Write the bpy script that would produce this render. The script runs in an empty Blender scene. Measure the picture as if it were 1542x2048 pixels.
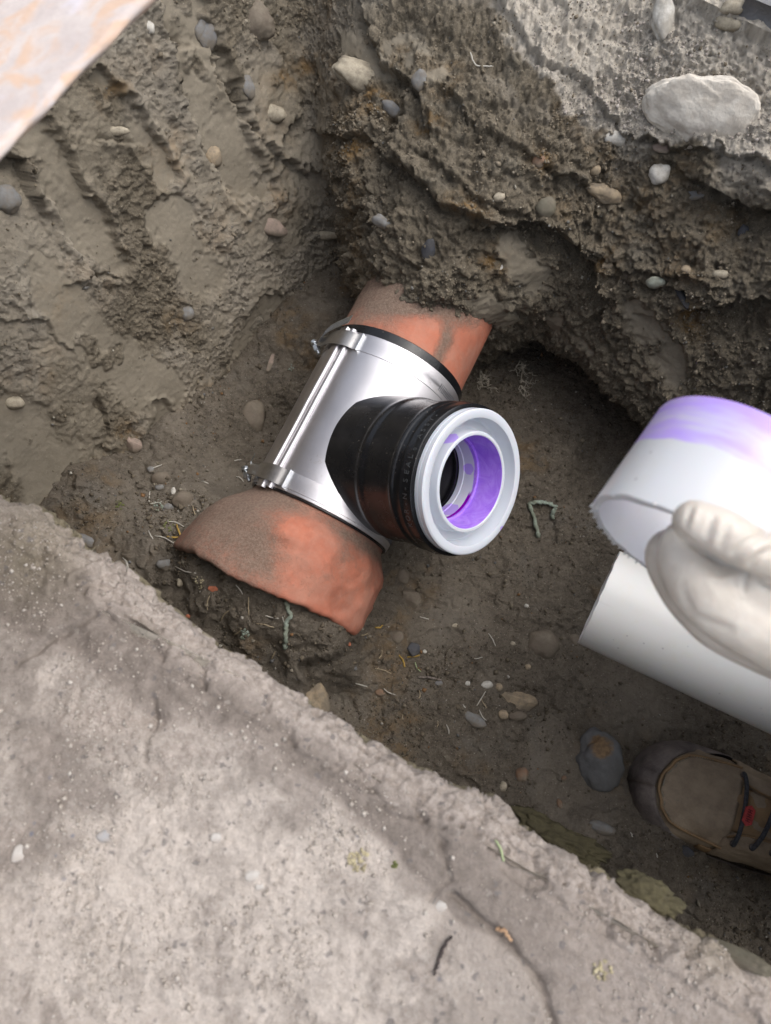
import bpy, bmesh, math, random
import numpy as np
from mathutils import Vector, Matrix, noise as mnoise

random.seed(7)
rng = np.random.default_rng(7)
SC = bpy.context.scene
COL = SC.collection
PI = math.pi

# ------------------------------------------------------------------ camera
TILT = math.radians(20.0)
F = 1365.0                      # focal length in pixels of the 1542 x 2048 photograph
CAMZ = 1.0
cam_d = bpy.data.cameras.new('camera')
cam_d.sensor_fit = 'VERTICAL'
cam_d.sensor_height = 36.0
cam_d.lens = 36.0 * F / 2048.0
cam_d.clip_start = 0.01
cam_d.clip_end = 400.0
cam_d.dof.use_dof = True
cam_d.dof.focus_distance = 0.86
cam_d.dof.aperture_fstop = 7.0
cam = bpy.data.objects.new('camera', cam_d)
COL.objects.link(cam)
cam.location = (0, 0, CAMZ)
cam.rotation_euler = (TILT, 0, 0)
SC.camera = cam
CT, ST = math.cos(TILT), math.sin(TILT)
C_R = np.array([1.0, 0, 0]); C_U = np.array([0, CT, ST]); C_F = np.array([0, ST, -CT]); C_O = np.array([0, 0, CAMZ])

# ------------------------------------------------------------------ light
SUN_EL, SUN_AZ = math.radians(62), math.radians(75)      # azimuth from +Y towards +X
world = bpy.data.worlds.new('World')
SC.world = world
world.use_nodes = True
wn = world.node_tree
wn.nodes.clear()
sky = wn.nodes.new('ShaderNodeTexSky')
sky.sky_type = 'NISHITA'
sky.sun_disc = False
sky.sun_elevation = SUN_EL
sky.sun_rotation = SUN_AZ
sky.air_density = 1.0
sky.dust_density = 4.0
hs = wn.nodes.new('ShaderNodeHueSaturation')
hs.inputs['Saturation'].default_value = 0.42
bgn = wn.nodes.new('ShaderNodeBackground')
bgn.inputs['Strength'].default_value = 0.15
won = wn.nodes.new('ShaderNodeOutputWorld')
wn.links.new(sky.outputs[0], hs.inputs['Color'])
wn.links.new(hs.outputs[0], bgn.inputs['Color'])
wn.links.new(bgn.outputs[0], won.inputs['Surface'])
sun_d = bpy.data.lights.new('sun', 'SUN')
sun_d.energy = 0.85
sun_d.angle = math.radians(80)
sun_d.color = (1.0, 0.98, 0.965)
sun = bpy.data.objects.new('sun', sun_d)
COL.objects.link(sun)
sdir = Vector((math.sin(SUN_AZ) * math.cos(SUN_EL), math.cos(SUN_AZ) * math.cos(SUN_EL), math.sin(SUN_EL)))
sun.rotation_euler = sdir.to_track_quat('Z', 'Y').to_euler()
sun.location = (0, 0, 5)
vs = SC.view_settings
vs.view_transform = 'Standard'
vs.look = 'None'
vs.gamma = 1
vs.use_curve_mapping = False
vs.exposure = 0.72

# ------------------------------------------------------------------ helpers
def cam_pt(px, py, depth):
    return C_O + depth * ((px - 771) / F * C_R + (1024 - py) / F * C_U + C_F)
def ray(px, py):
    d = (px - 771) / F * C_R + (1024 - py) / F * C_U + C_F
    return d
def at_z(px, py, z):
    d = ray(px, py)
    return C_O + d * ((z - CAMZ) / d[2])
def project(P):
    D = P - C_O
    dep = np.maximum(D @ C_F, 0.05)
    return 771 + F * (D @ C_R) / dep, 1024 - F * (D @ C_U) / dep, dep
EV = np.array([0.859, -0.512, 0.0]); EV /= np.linalg.norm(EV)
NV = np.array([-EV[1], EV[0], 0.0])
def pq(P):
    return P @ EV, P @ NV
def world_pq(p, q, z):
    return p[..., None] * EV + q[..., None] * NV + z[..., None] * np.array([0, 0, 1.0])

def tag(o, label=None, cat=None, group=None, kind=None):
    if label: o['label'] = label
    if cat: o['category'] = cat
    if group: o['group'] = group
    if kind: o['kind'] = kind
    return o
def empty(name, M=None):
    o = bpy.data.objects.new(name, None)
    o.empty_display_size = 0.02
    COL.objects.link(o)
    if M is not None: o.matrix_world = M
    return o
def link_mesh(name, me, mat=None, parent=None, smooth=True):
    o = bpy.data.objects.new(name, me)
    COL.objects.link(o)
    if parent is not None: o.parent = parent
    if mat is not None: me.materials.append(mat)
    if smooth: me.polygons.foreach_set('use_smooth', np.ones(len(me.polygons), dtype=bool))
    return o
def mesh_np(name, V, Fq):
    """V (n,3), Fq (m,4) or (m,3) arrays"""
    me = bpy.data.meshes.new(name)
    k = Fq.shape[1]
    me.vertices.add(len(V)); me.vertices.foreach_set('co', np.ascontiguousarray(V, dtype=np.float32).ravel())
    me.loops.add(Fq.size); me.loops.foreach_set('vertex_index', np.ascontiguousarray(Fq, dtype=np.int32).ravel())
    me.polygons.add(len(Fq))
    me.polygons.foreach_set('loop_start', np.arange(0, Fq.size, k, dtype=np.int32))
    me.polygons.foreach_set('loop_total', np.full(len(Fq), k, dtype=np.int32))
    me.update(calc_edges=True)
    return me
def add_attr(me, name, A):
    a = me.color_attributes.new(name, 'FLOAT_COLOR', 'POINT')
    c = np.ones((len(me.vertices), 4), dtype=np.float32)
    c[:, :A.shape[1]] = A
    a.data.foreach_set('color', c.ravel())
def grid_faces(n, m):
    i = np.arange(n * m).reshape(n, m)
    return np.stack([i[:-1, :-1], i[1:, :-1], i[1:, 1:], i[:-1, 1:]], -1).reshape(-1, 4)
def pydata(name, verts, faces, mat=None, parent=None, smooth=True, M=None):
    me = bpy.data.meshes.new(name)
    me.from_pydata([tuple(v) for v in verts], [], faces)
    me.update()
    o = link_mesh(name, me, mat, parent, smooth)
    if M is not None: o.matrix_world = M
    return o
def frame(o, x, y, z):
    M = Matrix.Identity(4)
    for i, v in enumerate((x, y, z)):
        for j in range(3): M[j][i] = float(v[j])
    for j in range(3): M[j][3] = float(o[j])
    return M
def nrm(v):
    v = np.asarray(v, float); return v / np.linalg.norm(v)

# noise ------------------------------------------------------------
TB = rng.random(64 ** 3).astype(np.float32) * 2 - 1
def _rot(seed):
    r = np.random.default_rng(seed + 100)
    q, _ = np.linalg.qr(r.normal(size=(3, 3)))
    return q.astype(np.float32), (r.random(3) * 50).astype(np.float32)
def vn(P, scale, seed=0):
    R, o = _rot(seed)
    Q = (P.astype(np.float32) @ R) * np.float32(scale) + o
    I = np.floor(Q); f = Q - I
    I = I.astype(np.int32) & 63
    f = f * f * f * (f * (f * 6 - 15) + 10)
    J = (I + 1) & 63
    x0, y0, z0 = I[:, 0] * 4096, I[:, 1] * 64, I[:, 2]
    x1, y1, z1 = J[:, 0] * 4096, J[:, 1] * 64, J[:, 2]
    fx, fy, fz = f[:, 0], f[:, 1], f[:, 2]
    a = TB[x0 + y0 + z0]; a = a + (TB[x1 + y0 + z0] - a) * fx
    b = TB[x0 + y1 + z0]; b = b + (TB[x1 + y1 + z0] - b) * fx
    c = TB[x0 + y0 + z1]; c = c + (TB[x1 + y0 + z1] - c) * fx
    d = TB[x0 + y1 + z1]; d = d + (TB[x1 + y1 + z1] - d) * fx
    a = a + (b - a) * fy; c = c + (d - c) * fy
    return a + (c - a) * fz
def fbm(P, scale, octs, seed=0, gain=0.5, ridged=False):
    t = 0; amp = 1; s = 0
    for k in range(octs):
        n = vn(P, scale * 2.03 ** k, seed + k * 7)
        if ridged: n = 1 - 2 * np.abs(n)
        t = t + n * amp; s += amp; amp *= gain
    return t / s
def sstep(a, b, x):
    t = np.clip((x - a) / (b - a), 0, 1)
    return t * t * (3 - 2 * t)
def worley(P, scale, seed=0):
    R, o = _rot(seed + 31)
    Q = (P.astype(np.float32) @ R) * np.float32(scale) + o
    I0 = np.floor(Q - 0.5).astype(np.int32)
    best = np.full(len(P), 9.0, np.float32); cid = np.zeros(len(P), np.float32)
    for dx in (0, 1):
        for dy in (0, 1):
            for dz in (0, 1):
                I = I0 + np.array([dx, dy, dz], dtype=np.int32)
                h = ((I[:, 0] & 63) * 4096 + (I[:, 1] & 63) * 64 + (I[:, 2] & 63))
                j0, j1, j2 = TB[h], TB[(h * 7 + 13) & 262143], TB[(h * 11 + 71) & 262143]
                d = (Q[:, 0] - I[:, 0] - 0.5 - j0 * 0.38) ** 2 + (Q[:, 1] - I[:, 1] - 0.5 - j1 * 0.38) ** 2 + (Q[:, 2] - I[:, 2] - 0.5 - j2 * 0.38) ** 2
                m = d < best
                best = np.where(m, d, best); cid = np.where(m, j0, cid)
    return np.sqrt(best), cid
def seg_dist(x, y, a, b):
    ax, ay = a; bx, by = b
    dx, dy = bx - ax, by - ay
    L2 = dx * dx + dy * dy
    t = np.clip(((x - ax) * dx + (y - ay) * dy) / L2, 0, 1)
    ex, ey = x - ax - t * dx, y - ay - t * dy
    return np.sqrt(ex * ex + ey * ey), np.sign(dx * (y - ay) - dy * (x - ax)), t
def poly_dist(x, y, pts):
    best = np.full(x.shape, 1e9); sg = np.zeros(x.shape); tt = np.zeros(x.shape)
    n = len(pts) - 1
    for i in range(n):
        d, s, t = seg_dist(x, y, pts[i], pts[i + 1])
        m = d < best
        best = np.where(m, d, best); sg = np.where(m, s, sg); tt = np.where(m, (i + t) / n, tt)
    return best, sg, tt

# ------------------------------------------------------------------ materials
def newmat(name):
    m = bpy.data.materials.new(name); m.use_nodes = True
    nt = m.node_tree; nt.nodes.clear()
    out = nt.nodes.new('ShaderNodeOutputMaterial')
    b = nt.nodes.new('ShaderNodeBsdfPrincipled')
    nt.links.new(b.outputs[0], out.inputs[0])
    return m, nt, b
class NT:
    def __init__(s, nt): s.nt = nt; s.co = None
    def n(s, t, **k):
        x = s.nt.nodes.new(t)
        for a, v in k.items(): setattr(x, a, v)
        return x
    def l(s, a, b): s.nt.links.new(a, b)
    def coord(s):
        if s.co is None: s.co = s.n('ShaderNodeTexCoord').outputs['Object']
        return s.co
    def noise(s, scale, detail=4, rough=0.6, vec=None, dist=0.0):
        x = s.n('ShaderNodeTexNoise'); x.inputs['Scale'].default_value = scale
        x.inputs['Detail'].default_value = detail; x.inputs['Roughness'].default_value = rough
        x.inputs['Distortion'].default_value = dist
        s.l(vec or s.coord(), x.inputs['Vector']); return x.outputs['Fac']
    def vor(s, scale, feat='F1', vec=None, out='Distance', rnd=1.0):
        x = s.n('ShaderNodeTexVoronoi'); x.feature = feat; x.inputs['Scale'].default_value = scale
        x.inputs['Randomness'].default_value = rnd
        s.l(vec or s.coord(), x.inputs['Vector']); return x.outputs[out]
    def rng(s, v, a, b, c=0.0, d=1.0, smooth=True):
        x = s.n('ShaderNodeMapRange'); x.interpolation_type = 'SMOOTHSTEP' if smooth else 'LINEAR'
        x.inputs['From Min'].default_value = a; x.inputs['From Max'].default_value = b
        x.inputs['To Min'].default_value = c; x.inputs['To Max'].default_value = d
        s.l(v, x.inputs['Value']); return x.outputs[0]
    def mix(s, f, a, b, mode='MIX'):
        x = s.n('ShaderNodeMix', data_type='RGBA', blend_type=mode)
        for v, i in ((f, 0), (a, 6), (b, 7)):
            if isinstance(v, (int, float)): x.inputs[i].default_value = v
            elif isinstance(v, tuple): x.inputs[i].default_value = (*v, 1) if len(v) == 3 else v
            else: s.l(v, x.inputs[i])
        return x.outputs[2]
    def math(s, op, a, b=None, c=None):
        x = s.n('ShaderNodeMath', operation=op)
        for v, i in ((a, 0), (b, 1), (c, 2)):
            if v is None: continue
            if isinstance(v, (int, float)): x.inputs[i].default_value = v
            else: s.l(v, x.inputs[i])
        return x.outputs[0]
    def attr(s, name):
        x = s.n('ShaderNodeVertexColor', layer_name=name)
        y = s.n('ShaderNodeSeparateColor'); s.l(x.outputs['Color'], y.inputs[0])
        return x.outputs['Color'], y.outputs
    def bump(s, h, dist, strength=1.0, prev=None):
        x = s.n('ShaderNodeBump'); x.inputs['Strength'].default_value = strength
        x.inputs['Distance'].default_value = dist
        s.l(h, x.inputs['Height'])
        if prev is not None: s.l(prev, x.inputs['Normal'])
        return x.outputs[0]

def soil_mat(name, dark, mid, dry, spec=0.02, drycov=(0.35, 0.65)):
    m, nt, b = newmat(name); g = NT(nt)
    col, ch = g.attr('mask')     # R dry/pale, G smooth, B ochre
    big = g.noise(9, 5, 0.6)
    med = g.noise(60, 6, 0.7)
    fine = g.noise(420, 5, 0.75)
    c = g.mix(g.rng(med, 0.3, 0.7), dark, mid)
    c = g.mix(g.math('MULTIPLY', g.rng(big, 0.5, 0.72), 0.45), c, tuple(x * .72 for x in mid))
    c = g.mix(g.math('MULTIPLY', g.rng(g.noise(16, 4, 0.6), 0.52, 0.75), 0.5), c, tuple(x * y for x, y in zip(mid, (1.0, 1.1, 1.25))))
    c = g.mix(g.math('MULTIPLY', g.rng(fine, 0.35, 0.75), 0.5), c, tuple(min(1, x * 1.75) for x in mid))
    # ochre stains
    oc = g.math('MULTIPLY', ch[2], g.rng(g.noise(45, 4, 0.7), 0.38, 0.62))
    c = g.mix(oc, c, (0.27, 0.165, 0.065))
    # smooth smeared soil: more even and a touch greyer
    c = g.mix(g.math('MULTIPLY', ch[1], 0.8), c, g.mix(g.rng(g.noise(22, 5, 0.65), 0.3, 0.7), tuple(x * y for x, y in zip(mid, (.80, .82, .85))), tuple(x * y for x, y in zip(mid, (1.04, 1.07, 1.12)))))
    # dry crust
    dm = g.noise(130, 5, 0.75)
    dc = g.mix(g.rng(dm, 0.3, 0.7), tuple(x * 0.74 for x in dry), dry)
    df = g.math('MULTIPLY', ch[0], g.rng(g.noise(38, 6, 0.75), *drycov))
    c = g.mix(g.math('MINIMUM', g.math('ADD', df, g.math('MULTIPLY', ch[0], 0.45)), 1.0), c, dc)
    # sparse grains: pale, dark, rusty
    v = g.n('ShaderNodeTexVoronoi'); v.inputs['Scale'].default_value = 330; g.l(g.coord(), v.inputs['Vector'])
    sel = g.n('ShaderNodeSeparateColor'); g.l(v.outputs['Color'], sel.inputs[0])
    rnd_ok = g.math('SUBTRACT', 1.0, g.math('MULTIPLY', ch[1], 0.7))
    grain = g.math('MULTIPLY', g.rng(v.outputs['Distance'], 0.30, 0.20), g.math('GREATER_THAN', sel.outputs[0], 0.90))
    c = g.mix(g.math('MULTIPLY', g.math('MULTIPLY', grain, rnd_ok), 0.75), c, (0.40, 0.36, 0.29))
    grain2 = g.math('MULTIPLY', g.rng(v.outputs['Distance'], 0.40, 0.25), g.math('LESS_THAN', sel.outputs[1], 0.05))
    c = g.mix(g.math('MULTIPLY', g.math('MULTIPLY', grain2, rnd_ok), 0.6), c, (0.035, 0.032, 0.035))
    g.l(c, b.inputs['Base Color'])
    b.inputs['Roughness'].default_value = 0.92
    b.inputs['Specular IOR Level'].default_value = spec * 10
    amt = g.math('SUBTRACT', 1.0, g.math('MULTIPLY', ch[1], 0.85))
    h = g.math('MULTIPLY', g.math('ADD', g.noise(650, 4, 0.7), g.math('MULTIPLY', g.noise(1700, 2, 0.6), 0.4)), amt)
    b1 = g.bump(h, 0.0026, 1.0)
    g.l(g.bump(g.math('MULTIPLY', g.noise(240, 5, 0.75), amt), 0.004, 0.8, b1), b.inputs['Normal'])
    return m

M_SOIL = soil_mat('soil_wall', (0.115, 0.096, 0.069), (0.235, 0.200, 0.147), (0.74, 0.67, 0.565), drycov=(0.12, 0.46))
M_FLOOR = soil_mat('soil_floor', (0.090, 0.075, 0.057), (0.185, 0.157, 0.122), (0.42, 0.37, 0.30))

def slab_mat():
    m, nt, b = newmat('dusty_slab'); g = NT(nt)
    col, ch = g.attr('mask')     # R damp dark, G bright dust, B rough/side
    a = g.noise(28, 6, 0.7); f = g.noise(170, 6, 0.75)
    c = g.mix(g.rng(f, 0.36, 0.64), (0.31, 0.265, 0.23), (0.47, 0.41, 0.365))
    dust = g.math('MULTIPLY', g.rng(ch[1], .05, .5), g.rng(g.math('ADD', g.math('MULTIPLY', g.noise(11, 4, 0.6), .6), g.math('MULTIPLY', g.noise(60, 8, 0.8), .4)), 0.42, 0.53))
    c = g.mix(g.math('MULTIPLY', dust, 0.72), c, g.mix(g.rng(g.noise(320, 4, .8), .35, .65), (0.48, 0.425, 0.375), (0.62, 0.555, 0.495)))
    c = g.mix(g.math('MULTIPLY', ch[0], g.rng(a, 0.15, 0.55, 0.72, 1.0)), c, g.mix(g.rng(g.noise(110, 5, 0.7), 0.3, 0.7), (0.175, 0.148, 0.127), (0.275, 0.235, 0.205)))
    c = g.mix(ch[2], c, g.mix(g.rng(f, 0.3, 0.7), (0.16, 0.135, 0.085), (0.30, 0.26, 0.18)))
    wv = g.n('ShaderNodeTexNoise'); wv.inputs['Scale'].default_value = 240; wv.inputs['Detail'].default_value = 3; g.l(g.coord(), wv.inputs['Vector'])
    va = g.n('ShaderNodeVectorMath', operation='MULTIPLY_ADD'); va.inputs[1].default_value = (.008, .008, .008); g.l(wv.outputs['Color'], va.inputs[0]); g.l(g.coord(), va.inputs[2])
    v = g.n('ShaderNodeTexVoronoi'); v.inputs['Scale'].default_value = 170; g.l(va.outputs[0], v.inputs['Vector'])
    sel = g.n('ShaderNodeSeparateColor'); g.l(v.outputs['Color'], sel.inputs[0])
    gr = g.math('MULTIPLY', g.rng(v.outputs['Distance'], 0.38, 0.22), g.math('GREATER_THAN', sel.outputs[0], 0.86))
    c = g.mix(g.math('MULTIPLY', gr, 0.25), c, (0.54, 0.50, 0.45))
    gr2 = g.math('MULTIPLY', g.rng(v.outputs['Distance'], 0.42, 0.25), g.math('LESS_THAN', sel.outputs[1], 0.10))
    c = g.mix(g.math('MULTIPLY', gr2, 0.6), c, (0.14, 0.13, 0.13))
    v2 = g.vor(70, out='Distance')
    bl = g.math('MULTIPLY', g.rng(v2, 0.16, 0.05), g.rng(g.noise(7, 2), 0.60, 0.66))
    c = g.mix(g.math('MULTIPLY', bl, 0.8), c, (0.16, 0.17, 0.21))
    g.l(c, b.inputs['Base Color'])
    b.inputs['Roughness'].default_value = 0.9
    b.inputs['Specular IOR Level'].default_value = 0.2
    h = g.math('ADD', g.noise(420, 4, 0.7), g.math('MULTIPLY', g.noise(1300, 2, 0.6), 0.4))
    g.l(g.bump(g.math('ADD', h, g.math('MULTIPLY', dust, .5)), 0.0028, 0.8), b.inputs['Normal'])
    return m
M_SLAB = slab_mat()

def simple(name, col, rough=0.6, metal=0.0, var=0.15, scale=40, bump=0.0, bscale=200, spec=0.5, col2=None, sub=0.0):
    m, nt, b = newmat(name); g = NT(nt)
    c2 = col2 or tuple(max(0, x * (1 - var * 2)) for x in col)
    g.l(g.mix(g.rng(g.noise(scale, 5, 0.65), 0.3, 0.7), c2, col), b.inputs['Base Color'])
    b.inputs['Roughness'].default_value = rough; b.inputs['Metallic'].default_value = metal
    b.inputs['Specular IOR Level'].default_value = spec
    if bump: g.l(g.bump(g.noise(bscale, 4, 0.65), bump), b.inputs['Normal'])
    if sub:
        b.inputs['Subsurface Weight'].default_value = sub; b.inputs['Subsurface Scale'].default_value = 0.01
    return m
# ================================================================== earth
def catmull(T, X, t):
    """Catmull-Rom (non uniform, finite difference tangents) of rows X at knots T, evaluated at t"""
    T = np.asarray(T, float); X = np.asarray(X, float)
    m = np.zeros_like(X)
    m[1:-1] = (X[2:] - X[:-2]) / (T[2:] - T[:-2])[:, None]
    m[0] = (X[1] - X[0]) / (T[1] - T[0]); m[-1] = (X[-1] - X[-2]) / (T[-1] - T[-2])
    i = np.clip(np.searchsorted(T, t, side='right') - 1, 0, len(T) - 2)
    h = (T[i + 1] - T[i]); u = ((t - T[i]) / h)[:, None]; h = h[:, None]
    return ((2 * u**3 - 3 * u**2 + 1) * X[i] + (u**3 - 2 * u**2 + u) * h * m[i]
            + (-2 * u**3 + 3 * u**2) * X[i + 1] + (u**3 - u**2) * h * m[i + 1])
def density_samples(knots):
    """knots: list of (position, step); returns positions with varying step"""
    out = [knots[0][0]]
    while out[-1] < knots[-1][0]:
        x = out[-1]
        st = np.interp(x, [k[0] for k in knots], [k[1] for k in knots])
        out.append(x + st)
    return np.array(out)

LV = [-0.04, 0.0, 0.07, 0.12, 0.22, 0.30, 0.38, 0.50]
def qrow(p, qs): return [(p, q) for q in qs]
def prow(q, ps): return [(p, q) for p in ps]
ST_ = [
    qrow(1.9, [-.02] * 8), qrow(0.8, [-.02] * 8), qrow(0.3, [.0] * 6 + [.0, -.01]), qrow(-0.2, [-.02] * 8), qrow(-0.45, [-.02] * 8),
    [(-.51, -.01), (-.51, -.01), (-.515, -.01), (-.52, -.02), (-.55, -.02), (-.57, -.02), (-.59, -.03), (-.63, -.03)],
    prow(.10, [-.52, -.53, -.535, -.545, -.575, -.60, -.62, -.66]),
    prow(.24, [-.50, -.515, -.525, -.535, -.565, -.59, -.62, -.66]),
    prow(.38, [-.49, -.505, -.515, -.525, -.56, -.59, -.62, -.66]),
    [(-.47, .52), (-.48, .52), (-.495, .53), (-.51, .54), (-.55, .56), (-.58, .58), (-.61, .61), (-.66, .66)],
    [(-.43, .61), (-.44, .62), (-.46, .63), (-.48, .64), (-.53, .69), (-.57, .74), (-.60, .79), (-.65, .87)],
    [(-.39, .62), (-.39, .60), (-.39, .58), (-.40, .57), (-.42, .58), (-.43, .61), (-.45, .69), (-.50, .87)],
    qrow(-.32, [.60, .57, .53, .50, .495, .54, .64, .86]),
    qrow(-.23, [.60, .57, .53, .50, .480, .52, .63, .85]),
    qrow(-.165, [.66, .64, .60, .58, .555, .60, .68, .85]),
    qrow(-.10, [.72, .72, .70, .632, .640, .67, .72, .82]),
    qrow(.08, [.68, .67, .65, .578, .605, .65, .70, .80]),
    qrow(.25, [.62, .61, .59, .545, .57, .62, .68, .80]),
    qrow(.6, [.56, .55, .54, .52, .54, .60, .66, .79]), qrow(1.9, [.56, .55, .54, .52, .54, .60, .66, .79]),
]
A = np.array(ST_)                                  # stations x levels x 2
mid = A[:, 4]
sk = np.concatenate([[0], np.cumsum(np.linalg.norm(np.diff(mid, axis=0), axis=1))])
s_vis0, s_vis1 = sk[5], sk[18]
ss = density_samples([(0, .05), (s_vis0 - .35, .02), (s_vis0 - .02, .002), (s_vis0 + .06, .0018), (s_vis1 - .12, .0018), (s_vis1 + .1, .01), (sk[-1], .06)])
ring = catmull(sk, A.reshape(len(A), -1), ss).reshape(len(ss), 8, 2)
# vertical parameter: accumulated profile length, same for all columns
vk = np.array([0, .04, .12, .18, .29, .38, .48, .63])
vv = density_samples([(0, .004), (.04, .0022), (.08, .0018), (.60, .0018), (.6299, .003)])
vv = vv[vv < .63]
prof = catmull(vk, np.concatenate([ring.transpose(1, 0, 2).reshape(8, -1), np.repeat(np.array(LV)[:, None], len(ss), 1)], 1), vv)
PQ = prof[:, :len(ss) * 2].reshape(len(vv), len(ss), 2)
Z = prof[:, len(ss) * 2:]
rim_idx = len(vv)
lowside = 1 - sstep(sk[5] - .05, sk[6] - .02, ss)
Z = Z * (1 - .22 * lowside[None] * sstep(.2, .5, Z))
# ground beyond the rim
rim = PQ[-1]
cen = np.array([0.25, 0.42])
outv = rim - PQ[-40]; outv /= np.linalg.norm(outv, axis=1)[:, None] + 1e-9
k = np.ones(81) / 81
outv = np.stack([np.convolve(np.pad(outv[:, i], 40, mode='edge'), k, 'valid') for i in (0, 1)], 1)
gd = np.concatenate([np.arange(1, 60) * .003, .177 + np.cumsum(.004 * 1.13 ** np.arange(48))])
gd = gd[gd < 3.5]
GP = rim[None] + gd[:, None, None] * outv[None]
GZ = np.repeat((0.505 + 0.012 * (1 - np.exp(-gd / .03)))[:, None], len(ss), 1)
GZ = GZ - .14 * lowside[None] * sstep(0, .02, gd)[:, None]
PQ = np.concatenate([PQ, GP]); Z = np.concatenate([Z, GZ])
B = world_pq(PQ[..., 0], PQ[..., 1], Z)
# normals of the base
def grid_normals(B):
    du = np.gradient(B, axis=0); dv = np.gradient(B, axis=1)
    n = np.cross(du, dv)
    return n / (np.linalg.norm(n, axis=2, keepdims=True) + 1e-12)
N = grid_normals(B)
if N[-1, len(ss) // 2, 2] < 0: N = -N; FLIP = True
else: FLIP = False
n0, n1 = B.shape[:2]
P = B.reshape(-1, 3); Nf = N.reshape(-1, 3)
px, py, dep = project(P)
# ragged copy of the pixel coordinates, so traced edges are never straight
wob = fbm(P, 22, 3, 5); wob2 = fbm(P, 22, 3, 9); wf = vn(P, 160, 3); wf2 = vn(P, 160, 4)
rx = px + wob * 22 + wf * 7; ry = py + wob2 * 22 + wf2 * 7
pp, qq = pq(P); zz = P[:, 2]
lowL0 = 1 - sstep(-.52, -.42, pp)                      # left wall
far = 1 - sstep(-.52, -.42, pp); far = 1 - far              # far wall weight

STRIPS = [  # bucket tooth marks and smeared flats: polyline, half width, recess
    ([(70, 265), (150, 395), (215, 520)], 46, .010), ([(205, 150), (265, 250), (325, 352)], 26, .008),
    ([(330, -60), (400, 130), (465, 290), (515, 375)], 46, .009), ([(335, 440), (405, 540)], 52, .003),
    ([(556, 620), (510, 720), (462, 800)], 44, .006), ([(30, 860), (120, 965)], 75, .003),
    ([(222, 1060), (285, 930), (330, 840)], 26, .006), ([(90, 560), (200, 700), (330, 800)], 60, .001),
    ([(700, 70), (760, 130)], 28, .0), ([(800, 90), (870, 160)], 30, .0), ([(1010, 500), (1060, 560)], 30, .0),
    ([(1290, 640), (1350, 740)], 34, .004), ([(1110, 640), (1160, 690)], 24, .0), ([(960, 610), (1010, 640)], 26, .0)]
swob = fbm(P, 14, 4, 201); swob2 = fbm(P, 10, 3, 203)
smooth = np.zeros(len(P), np.float32); d = np.zeros(len(P), np.float32)
for pts, hw, rec in STRIPS:
    sc_ = 1.1
    dd, sg, _ = poly_dist(px + (rx - px) * sc_, py + (ry - py) * sc_, pts)
    hw = hw * (1 + .38 * swob)
    sof = .10 + .30 * sstep(-.15, .25, swob2)
    m = 1 - sstep(hw * .75, hw * 1.15, dd)
    me_ = 1 - sstep(hw * (1 - sof), hw * (1 + sof * .7), dd)
    smooth = np.maximum(smooth, m); d -= rec * me_
    d += rec * .5 * np.exp(-((dd - hw * 1.2) / (hw * .25)) ** 2)
smooth = np.maximum(smooth, .72 * lowL0 * sstep(-.04, .24, fbm(P, 9, 4, 207)))
smooth = smooth * (1 - .85 * sstep(.25, .5, fbm(P, 30, 3, 77)))
LEDGES = [  # torn edges: polyline, amplitude, width px, raised side (+1 = right of travel)
    ([(737, 40), (765, 130), (800, 165), (838, 190), (850, 220)], .016, 30, -1), ([(814, 190), (792, 300), (828, 371), (880, 420), (985, 450)], .020, 32, -1),
    ([(796, 378), (803, 437), (700, 480), (690, 530)], .012, 28, -1), ([(656, 259), (726, 276), (745, 290), (800, 340)], .012, 22, -1),
    ([(500, 230), (530, 273), (565, 315), (600, 329), (640, 342)], .010, 24, -1), ([(677, 381), (684, 413), (740, 430)], .010, 20, -1),
    ([(985, 452), (1040, 440), (1105, 452), (1183, 519), (1204, 560)], .022, 30, -1), ([(1204, 560), (1212, 640)], .012, 22, -1),
    ([(1400, 620), (1460, 608), (1560, 600)], .026, 34, -1), ([(1300, 560), (1390, 590)], .012, 20, -1),
    ([(1430, 372), (1480, 400), (1560, 420)], .030, 40, -1), ([(1290, 285), (1380, 300), (1440, 285), (1560, 330)], .012, 26, -1),
    ([(900, 210), (960, 270), (1040, 300), (1130, 350)], .010, 24, -1), ([(1000, 0), (1060, 110), (1160, 170), (1230, 260)], .008, 20, -1),
    ([(860, 330), (960, 400), (1060, 440)], .009, 22, -1), ([(1100, 460), (1250, 520), (1420, 560)], .010, 22, -1),
    ([(690, 600), (660, 660), (600, 700), (560, 800)], .010, 24, 1), ([(560, 110), (600, 200), (560, 280)], .008, 22, 1),
    ([(0, 300), (60, 330), (75, 380)], .020, 22, -1), ([(0, 640), (90, 640), (130, 690)], .004, 14, -1),
    ([(230, 560), (180, 545), (150, 560)], .006, 12, 1), ([(340, 95), (370, 95)], .016, 12, 1), ([(205, 283), (265, 290)], .008, 10, 1),
    ([(210, 900), (225, 860), (200, 800)], .006, 10, 1), ([(430, 100), (450, 190), (520, 260)], .008, 16, 1)]
for pts, amp, w, side in LEDGES:
    dd, sg, t = poly_dist(rx, ry, pts)
    sgd = dd * sg * side
    m = np.where(sgd < 0, -np.exp(-dd / w), np.exp(-dd / (w * 1.8)))
    m = m * sstep(0, 2.5, dd)
    d += amp * (.72 if pts[0][0] > 640 else 1.) * m * (dd < 8 * w)
# pockets
for (x, y, r, a) in [(1480, 425, 60, .03), (1050, 478, 42, .020), (352, 97, 14, .012), (1500, 640, 60, .02), (1190, 545, 16, .01),
                     (215, 905, 14, .012), (10, 320, 50, .025), (560, 850, 60, .02), (1250, 600, 26, .008), (990, 560, 18, .004)]:
    e = ((rx - x) ** 2 + (ry - y) ** 2) / r ** 2
    d -= a * np.exp(-e * 1.2)
rough = 1 - .93 * smooth
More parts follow.
